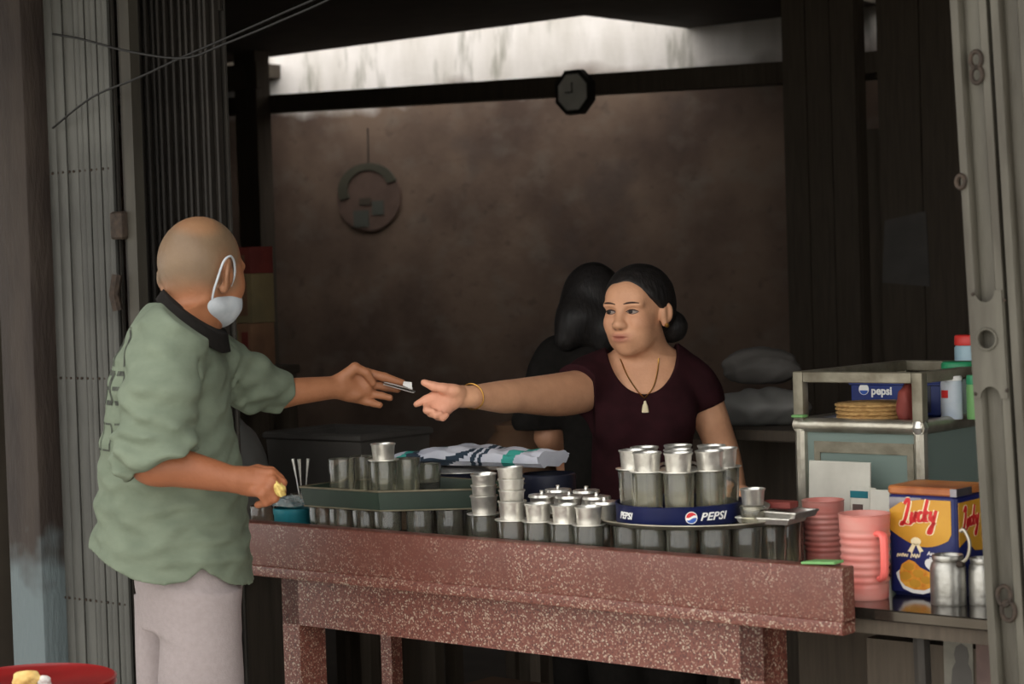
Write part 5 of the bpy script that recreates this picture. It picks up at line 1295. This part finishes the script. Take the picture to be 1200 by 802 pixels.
# ------------------------------------------------------------------ the seller
def build_seller():
    Y0 = 5.27; base = np.array([P(752, 500, Y0)[0], Y0 + .02, 0.0])
    ah = math.radians(33); f = np.array([-math.sin(ah), -math.cos(ah), 0]); sl = np.array([math.cos(ah), -math.sin(ah), 0]); t = np.array([0, 0, 1.])
    FR = np.array([f, sl, t]); H = P(747, 357, 5.25)
    hp_ = lambda a, b, c: H + f * a + sl * b + t * c
    B = Field([(-.28, -.16, .003), (-.16, .22, .0042), (.22, .42, .0021), (.42, .70, .005)], [(4.70, 4.86, .003), (4.86, 5.12, .0045), (5.12, 5.30, .0021), (5.30, 5.50, .005)], [(-.03, .80, .012), (.80, 1.12, .0055), (1.12, 1.29, .003), (1.29, 1.53, .0021)])
    full = (np.array([-2, 3, 0]), np.array([2, 7, 3]))
    # head
    B.ell(hp_(-.012, 0, .014), (.090, .073, .076), .02, FR)
    B.ell(hp_(.028, 0, -.042), (.060, .061, .082), .03, FR); B.ell(hp_(.034, 0, -.088), (.046, .048, .038), .025, FR); B.ell(hp_(.062, 0, -.110), (.020, .022, .016), .02, FR)
    B.ell(hp_(.060, 0, .022), (.030, .052, .036), .03, FR)
    for q in (-1, 1):
        B.ell(hp_(.058, q * .038, -.046), (.028, .024, .026), .025, FR); B.ell(hp_(.045, q * .034, -.080), (.026, .017, .026), .02, FR)
        B.ell(hp_(.074, q * .030, .001), (.014, .026, .008), .014, FR)
        B.ell(hp_(.094, q * .031, -.0165), (.016, .019, .0085), .010, FR, 'sub')
        B.ell(hp_(.0715, q * .031, -.0165), (.0145, .0165, .0115), .004, FR)
        EF = np.array([f * .88 - sl * q * .47, sl * q * .88 + f * .47, t]); B.ell(hp_(-.008, q * .082, -.022), (.0165, .0065, .0265), .005, EF); B.ell(hp_(-.006, q * .082, -.019) + EF[1] * .006, (.010, .0052, .018), .004, EF, 'sub'); B.ell(hp_(.002, q * .074, -.025), (.010, .010, .022), .006, FR); B.ell(hp_(.0, q * .078, -.048), (.009, .007, .010), .005, FR)
        B.ell(hp_(.094, q * .0125, -.051), (.010, .0085, .0075), .007, FR)
        B.ell(hp_(.104, q * .0075, -.0585), (.005, .0042, .004), .003, FR, 'sub')
    B.cone(hp_(.080, 0, -.004), hp_(.1015, 0, -.046), .0085, .0115, .014); B.ell(hp_(.101, 0, -.049), (.0115, .012, .0095), .008, FR)
    B.ell(hp_(.080, 0, -.080), (.018, .030, .020), .02, FR)
    B.ell(hp_(.0935, 0, -.0760), (.0085, .0215, .0052), .005, FR); B.ell(hp_(.0920, 0, -.0865), (.0088, .0195, .0062), .005, FR)
    B.ell(hp_(.104, 0, -.0812), (.012, .026, .0016), .003, FR, 'sub')
    # neck and trunk
    nb = P(757, 432, 5.30)
    B.chain([nb, P(753, 408, 5.29), hp_(-.012, 0, -.07)], [.060, .056, .052], .03)
    lv = []
    for py, l, r, b in ((420, 725, 790, .06), (428, 702, 812, .075), (440, 688, 824, .09), (470, 694, 820, .105), (510, 700, 806, .12), (560, 702, 804, .12), (620, 692, 815, .125), (700, 690, 820, .125)):
        a = P(l, py, 5.30); c = P(r, py, 5.30); lv.append((a[2], (a[0] + c[0]) / 2, 5.30 - (.01 if 460 < py < 540 else 0), (c[0] - a[0]) / 2, b))
    B.loft(lv, .035)
    B.chain([P(735, 426, 5.30), P(700, 447, 5.28)], [.04, .044], .03); B.chain([P(780, 426, 5.31), P(808, 455, 5.30)], [.04, .034], .03)
    for px in (722, 790):
        hip = P(px, 690, 5.32); kn = hip.copy(); kn[2] = .44; an = kn.copy(); an[2] = .07
        B.chain([hip, kn, an], [.075, .055, .04], .03); B.ell(an + np.array([0, -.05, -.035]), (.045, .11, .035), .03)
    # right arm held out
    sh, el, wr = P(690, 457, 5.235), P(609, 464, 4.99), P(553, 465, 4.825)
    m1 = sh * .55 + el * .45 + np.array([0, 0, -.006])
    fm_ = el * .62 + wr * .38 + np.array([0, 0, -.002]); B.limb([sh, m1, el, fm_, wr], [.055, .0545, .0425, .0395, .0268], .03)
    def fing(pts, r, k=.006): B.chain([P(*p) for p in pts], r, k, .004)
    B.ell(P(541, 465, 4.805), (.022, .018, .027), .018)
    B.ell(P(526, 467, 4.785), (.032, .0165, .031), .016, None)
    B.ell(P(519, 480, 4.775), (.020, .016, .018), .014)
    B.ell(P(530, 458, 4.775), (.022, .015, .014), .012)
    fing([(538, 460, 4.790), (520, 455.5, 4.768), (508, 453, 4.765), (497, 448.5, 4.768)], [.0165, .0125, .0108, .0082])
    fing([(522, 464, 4.79), (509, 464, 4.785), (499, 468.5, 4.778), (488, 474, 4.775)], [.0135, .0112, .0098, .0075])
    fing([(520, 470, 4.785), (509, 472, 4.78), (501, 477, 4.768), (500, 481, 4.752), (507, 482, 4.748)], [.0125, .0108, .0095, .0085, .0075])
    fing([(520, 475, 4.78), (511, 479, 4.774), (505, 484.5, 4.758), (511, 487, 4.745), (516, 485, 4.746)], [.0125, .0105, .0092, .0082, .0075])
    fing([(524, 479, 4.78), (518, 484, 4.772), (513, 488.5, 4.758), (519, 490, 4.748), (523, 487, 4.75)], [.0115, .0098, .0085, .0078, .007])
    # left arm down to the counter
    sh2, el2, wr2 = P(822, 458, 5.29), P(848, 532, 5.30), P(866, 600, 5.17)
    B.limb([sh2, (sh2 + el2) / 2, el2, el2 * .6 + wr2 * .4, wr2], [.047, .045, .042, .038, .027], .03)
    hz0 = np.array([wr2[0] + .005, wr2[1] - .03, .925]); B.chain([wr2, hz0], [.028, .024], .02); pal = np.array([hz0[0], hz0[1] - .035, .888]); B.ell(pal, (.036, .042, .018), .02)
    for i in range(4):
        x = pal[0] - .026 + i * .0175; B.chain([np.array([x, pal[1] - .02, .889]), np.array([x - .004 + i * .003, pal[1] - .06, .884]), np.array([x - .006 + i * .004, pal[1] - .085 + abs(i - 1.5) * .006, .873])], [.010, .0088, .0075], .006, .004)
    B.chain([np.array([pal[0] + -.03, pal[1] + .01, .888]), np.array([pal[0] - .055, pal[1] - .015, .882]), np.array([pal[0] - .062, pal[1] - .04, .875])], [.012, .010, .008], .006, .004)
    skin = lin(220, 164, 128); wn = wob(6, 55)
    def col(W):
        C = np.tile(skin, (len(W), 1)); q = (W - H) @ FR.T; wv = wn(W[:, 0], W[:, 1], W[:, 2])
        head = (W[:, 2] > 1.27) & (np.abs(q[:, 1]) < .09)
        def g(c, r): return np.exp(-(((q - np.array(c)) / np.array(r)) ** 2).sum(1)) * head
        C = blend(C, np.clip(g((.096, 0, -.0765), (.014, .024, .0062)) + g((.094, 0, -.087), (.014, .022, .0075)), 0, 1) * .85, lin(164, 92, 82))
        C = blend(C, (g((.06, .042, -.045), (.03, .024, .02)) + g((.06, -.042, -.045), (.03, .024, .02))) * .35, lin(196, 120, 92))
        C = blend(C, np.clip(g((.104, .0075, -.060), (.006, .005, .004)) + g((.104, -.0075, -.060), (.006, .005, .004)), 0, 1) * .8, lin(84, 46, 38))
        hand = sstep(-W[:, 0], .10, .16); C = blend(C, hand * .45, lin(222, 150, 130))
        return C * (1 + .05 * wv[:, None])
    wm = B.build('person', M['skin'], base, None, col, 1); tag(wm, 'seller in a maroon top reaching over the counter for the money', 'person')
    # eyes and brows, laid on the face
    from mathutils.bvhtree import BVHTree
    fb = BVHTree.FromPolygons([v.co[:] for v in wm.data.vertices], [p.vertices[:] for p in wm.data.polygons])
    def onface(b_, c_, off):
        h_ = fb.ray_cast(Vector(hp_(.16, b_, c_) - base), Vector(-f)); return np.array(h_[0]) + f * off
    def patch(cb, cc, rw, rh, off, dome, sharp, name, mat, parent, n=22):
        mb = MB(); vs = [onface(cb, cc, off + dome)]
        for r_ in (.5, 1.0):
            for i in range(n):
                a = 2 * math.pi * i / n; vs.append(onface(cb + rw * r_ * math.cos(a), cc + rh * r_ * math.sin(a) * (1 - sharp * abs(math.cos(a)) ** 2), off + dome * (1 - r_ * r_)))
        mb.add(vs, [(0, 1 + i, 1 + (i + 1) % n) for i in range(n)] + [(1 + i, 1 + n + i, 1 + n + (i + 1) % n, 1 + (i + 1) % n) for i in range(n)]); return mb.build(name, mat, parent)
    for q in (-1, 1):
        eb, ec = q * .0315, -.0165
        ey = patch(eb, ec, .0152, .0054, .0006, .0012, .45, 'eye', M['eyewhite'], wm)
        patch(eb - .0034, ec + .0006, .0070, .0052, .0022, .0006, 0, 'iris', M['iris'], ey)
        lid = [onface(eb + x, ec + .0060 * (1 - (x / .0172) ** 2) - .0006, .0012) for x in np.linspace(-.0165, .0165, 11)]
        MB().tube(lid, [.0007, .0012, .0017, .0019, .0020, .0020, .0020, .0019, .0017, .0012, .0007], 6).build('eyelid', M['brow'], ey)
        low_ = [onface(eb + x, ec - .0056 * (1 - (x / .0165) ** 2), .0004) for x in np.linspace(-.014, .014, 9)]
        MB().tube(low_, .0008, 5).build('lower_eyelid', M['brow'], ey)
        br = [onface(eb + x, ec + .0205 + .0028 * (1 - ((x - q * .004) / .02) ** 2) , .0004) for x in np.linspace(-.019, .020, 11)]
        MB().tube(br, [.0008, .0016, .0021, .0023, .0024, .0024, .0023, .0021, .0018, .0014, .0008], 6).build('eyebrow', M['brow'], wm)
    # hair pulled back with a low bun
    Hf = Field([(.18, .50, .0028)], [(5.12, 5.46, .0028)], [(1.26, 1.56, .0028)])
    Hf.ell(hp_(-.014, 0, .016), (.1035, .0865, .0895), .01, FR); Hf.ell(hp_(-.055, 0, -.02), (.060, .068, .064), .03, FR)
    def hairline(X, Y, Z):
        dx, dy, dz = X - H[0], Y - H[1], Z - H[2]; a = dx * f[0] + dy * f[1]; b = dx * sl[0] + dy * sl[1]; c = dz
        # front hairline recedes with a peak at the parting, clear of face and ears
        low = np.maximum(a - .7 * c - .033 + .004 * np.sin(b * 90), np.where(a > -.024, -(c + .018 - .75 * a), -(c + .075)))
        return low
    Hf.op(hairline, *full, mode='cut')
    Hf.ell(hp_(-.112, .036, -.062), (.040, .042, .042), .012, FR); Hf.cone(hp_(-.08, .01, -.03), hp_(-.11, .036, -.06), .03, .03, .02)
    ws = wob(51, 160, 6, (.5, .5, 1.5)); Hf.op(lambda X, Y, Z: .0010 * ws(X, Y, Z), *full, mode='disp')
    hr = Hf.build('hair', M['hair'], base, wm, None, 1); hr['label'] = 'black hair drawn into a low bun'
    # maroon top
    Sx = Field([(.10, .62, .004)], [(5.08, 5.50, .004)], [(.72, 1.33, .004)])
    lv = []
    for py, l, r, b in ((408, 728, 786, .062), (416, 712, 800, .074), (424, 700, 814, .086), (436, 688, 826, .098), (455, 686, 830, .110), (480, 692, 822, .128), (510, 694, 812, .130), (560, 693, 812, .134), (620, 686, 822, .140), (720, 684, 828, .142)):
        a = P(l, py, 5.30); c = P(r, py, 5.30); lv.append((a[2], (a[0] + c[0]) / 2, 5.295 - (.012 if 460 < py < 540 else 0), (c[0] - a[0]) / 2, b))
    Sx.loft(lv, .01)
    for q in (-1, 1): Sx.ell(P(753 + q * 32, 492, 5.20), (.062, .05, .062), .05)
    Sx.cone(P(722, 430, 5.29), P(692, 448, 5.275), .056, .060, .03); Sx.cone(P(788, 430, 5.30), P(812, 450, 5.295), .060, .055, .03)
    Sx.cone(P(706, 446, 5.27), P(672, 457, 5.185), .068, .066, .04); Sx.chain([P(802, 446, 5.30), P(821, 464, 5.295), P(831, 490, 5.297)], [.055, .053, .052], .03)
    wf_ = wob(61, 32, 5, (1.6, 1, .8)); Sx.op(lambda X, Y, Z: .0045 * wf_(X, Y, Z), *full, mode='disp')
    ca_ = P(679, 457, 5.195); cd = sh - el; cd = -cd / np.linalg.norm(cd); cd = cd * .85 + np.array([0, 0, -.25]); cd /= np.linalg.norm(cd)
    Sx.op(lambda X, Y, Z: (X - ca_[0]) * cd[0] + (Y - ca_[1]) * cd[1] + (Z - ca_[2]) * cd[2], ca_ - .12, ca_ + np.array([.03, .12, .12]), mode='cut')
    cb_ = P(833, 476, 5.29); cd2 = np.array([.35, 0, -.94])
    Sx.op(lambda X, Y, Z: np.where(X > P(812, 470, 5.29)[0], (X - cb_[0]) * cd2[0] + (Z - cb_[2]) * cd2[2], -1) + 0 * Y, cb_ - np.array([.08, .14, .14]), cb_ + .14, mode='cut')
    # scoop neckline: an elliptical opening seen from the front
    nc = P(754, 404, 5.20); rx, rz = 42 / 461, 58 / 461
    Sx.op(lambda X, Y, Z: -(np.sqrt(((X - nc[0]) / rx) ** 2 + ((Z - nc[2]) / np.where(Y < 5.31, rz, rz * .35)) ** 2) - 1) * rx, *full, mode='cut')
    Sx.cone(P(752, 400, 5.30), P(752, 420, 5.30), .07, .07, .008, 'sub')
    tp = Sx.build('top', M['maroon'], base, wm, None, 1); tp['label'] = 'dark maroon short sleeved top with a scoop neck'
    Tf = Field([(.08, .64, .008)], [(5.1, 5.55, .008)], [(.03, .78, .010)])
    for px in (722, 790):
        a = P(px, 680, 5.32); Tf.loft([(.05, a[0], 5.32, .065, .07), (.4, a[0], 5.32, .075, .085), (.74, a[0], 5.32, .105, .125)], .04)
    Tf.build('trousers', M['blackcloth'], base, wm, None, 1)
    # jewellery: fitted to the body surface
    from mathutils.bvhtree import BVHTree
    bv = BVHTree.FromPolygons([v.co[:] for v in wm.data.vertices], [p.vertices[:] for p in wm.data.polygons]); bt = BVHTree.FromPolygons([v.co[:] for v in tp.data.vertices], [p.vertices[:] for p in tp.data.polygons])
    def front(px, py):
        o_ = P(px, py, 5.0) - base; d = P(px, py, 5.5) - P(px, py, 5.0); d /= np.linalg.norm(d); best = None
        for tr_ in (bv, bt):
            h_ = tr_.ray_cast(Vector(o_), Vector(d))
            if h_[0] is not None and (best is None or h_[3] < best[1]): best = (np.array(h_[0]), h_[3])
        return (best[0] if best else o_ + d * .2) - d * .0025
    L_ = [front(a, b) for a, b in crom([(727, 421), (735, 440), (746, 457), (755, 467)], 5)]; R_2 = [front(a, b) for a, b in crom([(755, 467), (765, 455), (770, 438), (772, 420)], 5)]
    nk = MB().tube(L_ + R_2[1:], .0017, 6).build('necklace', M['gold'], wm)
    pd = front(756, 478) - np.array([0, .004, 0])
    MB().lathe([(0, .018), (.003, .017), (.004, .011), (.0065, .006), (.009, -.008), (.0085, -.012), (0, -.013)], 14, None, lambda q: (pd[0] + q[0], pd[1] + q[1] * .5, pd[2] + q[2])).build('pendant', M['tincream'], nk)
    ep = hp_(.004, .0865, -.0545) - base
    MB().lathe([(0, .006), (.0045, .004), (.006, 0), (.0045, -.004), (0, -.006)], 12, None, lambda q: (ep[0] + q[0], ep[1] + q[1], ep[2] + q[2])).build('earring', M['gold'], wm)
    ax_ = (wr - el); ax_ /= np.linalg.norm(ax_); s1 = np.cross(ax_, [0, 0, 1.]); s1 /= np.linalg.norm(s1); s2 = np.cross(s1, ax_)
    bc = wr - base + ax_ * -.001
    MB().tube([bc + (s1 * math.cos(a) + s2 * math.sin(a)) * .0305 + ax_ * .006 * math.sin(a + .6) for a in np.linspace(0, 6.283, 28, False)], .0016, 6, closed=True).build('bracelet', M['gold'], wm)
    return wm
build_seller()

# ------------------------------------------------------------------ the helper in black behind her
def build_helper():
    Y0 = 5.95; base = np.array([P(672, 500, Y0)[0], Y0, 0.0]); H = P(694, 356, Y0)
    B = Field([(.02, .42, .006)], [(5.72, 6.22, .006)], [(-.03, 1.56, .006)])
    B.ell(H, (.078, .09, .1), .02); B.ell(H + np.array([-.03, .05, -.06]), (.06, .06, .07), .03); B.cone(H + np.array([0, .0, -.08]), P(690, 405, Y0), .05, .055, .03)
    lv = []
    for py, l, r, b in ((398, 665, 720, .06), (412, 650, 738, .09), (440, 648, 740, .105), (520, 655, 735, .11), (600, 650, 740, .12), (690, 655, 738, .12)):
        a = P(l, py, Y0); c = P(r, py, Y0); lv.append((a[2], (a[0] + c[0]) / 2, Y0, (c[0] - a[0]) / 2, b))
    B.loft(lv, .03)
    B.chain([P(655, 420, Y0 - .02), P(643, 512, 5.88), P(672, 545, 5.98)], [.045, .036, .028], .03); B.chain([P(735, 420, Y0 + .02), P(748, 510, 5.98), P(735, 570, 5.86)], [.045, .038, .028], .03)
    B.ell(P(680, 552, 6.0), (.035, .03, .02), .02); B.ell(P(730, 578, 5.85), (.03, .03, .02), .02)
    for px in (672, 718):
        hip = P(px, 680, Y0); kn = hip.copy(); kn[2] = .44; an = kn.copy(); an[2] = .07
        B.chain([hip, kn, an], [.075, .055, .04], .03); B.ell(an + np.array([0, .05, -.035]), (.045, .11, .035), .03)
    wm = B.build('person', M['skin'], base, None, lambda W: np.tile(lin(176, 128, 100), (len(W), 1)), 1)
    tag(wm, 'helper in black with loose black hair, back turned, behind the seller', 'person')
    Hf = Field([(.05, .42, .005)], [(5.7, 6.2, .005)], [(1.18, 1.57, .005)])
    Hf.ell(H + np.array([.005, -.018, .012]), (.092, .100, .108), .02)
    Hf.chain([H + np.array([-.035, -.05, -.03]), P(676, 378, 5.87), P(664, 398, 5.86)], [.065, .055, .032], .04); Hf.chain([H + np.array([.04, -.04, -.03]), P(712, 390, 5.87), P(706, 402, 5.87)], [.06, .05, .03], .04)
    Hf.cone(P(686, 372, 5.86), P(684, 388, 5.86), .05, .035, .03)
    w = wob(71, 60, 5, (1, 1, .3)); Hf.op(lambda X, Y, Z: .004 * w(X, Y, Z), np.array([-2, 3, 0]), np.array([2, 7, 3]), mode='disp')
    Hf.build('hair', M['hair'], base, wm, None, 1)
    Sx = Field([(-.02, .46, .005)], [(5.7, 6.22, .005)], [(.70, 1.36, .005)])
    lv = []
    for py, l, r, b in ((390, 672, 712, .06), (400, 655, 728, .085), (414, 643, 744, .11), (440, 640, 748, .12), (520, 643, 745, .125), (600, 640, 750, .135), (680, 640, 750, .14)):
        a = P(l, py, Y0); c = P(r, py, Y0); lv.append((a[2], (a[0] + c[0]) / 2, Y0, (c[0] - a[0]) / 2, b))
    Sx.loft(lv, .01); Sx.chain([P(655, 420, 5.93), P(640, 500, 5.885)], [.066, .056], .04); Sx.chain([P(735, 420, 5.97), P(750, 500, 5.98)], [.064, .056], .04)
    Sx.chain([P(640, 438, 5.90), P(618, 492, 5.86)], [.05, .045], .05)
    w = wob(72, 40, 5); Sx.op(lambda X, Y, Z: .005 * w(X, Y, Z), np.array([-2, 3, 0]), np.array([2, 7, 3]), mode='disp')
    zc = P(640, 503, 5.88)[2]; xc = P(660, 503, 5.88)[0]; Sx.op(lambda X, Y, Z: np.where(X < xc, zc - Z, -1) + 0 * Y, np.array([-1, 5, .5]), np.array([.5, 6.5, 1.2]), mode='cut')
    Sx.build('shirt', M['blackcloth'], base, wm, None, 1)
    Tf = Field([(-.02, .46, .01)], [(5.7, 6.22, .01)], [(.03, .76, .01)])
    for px in (672, 718):
        a = P(px, 680, Y0); Tf.loft([(.05, a[0], Y0, .06, .07), (.4, a[0], Y0, .07, .085), (.72, a[0], Y0, .1, .125)], .04)
    Tf.build('trousers', M['blackcloth'], base, wm, None, 1)
build_helper()
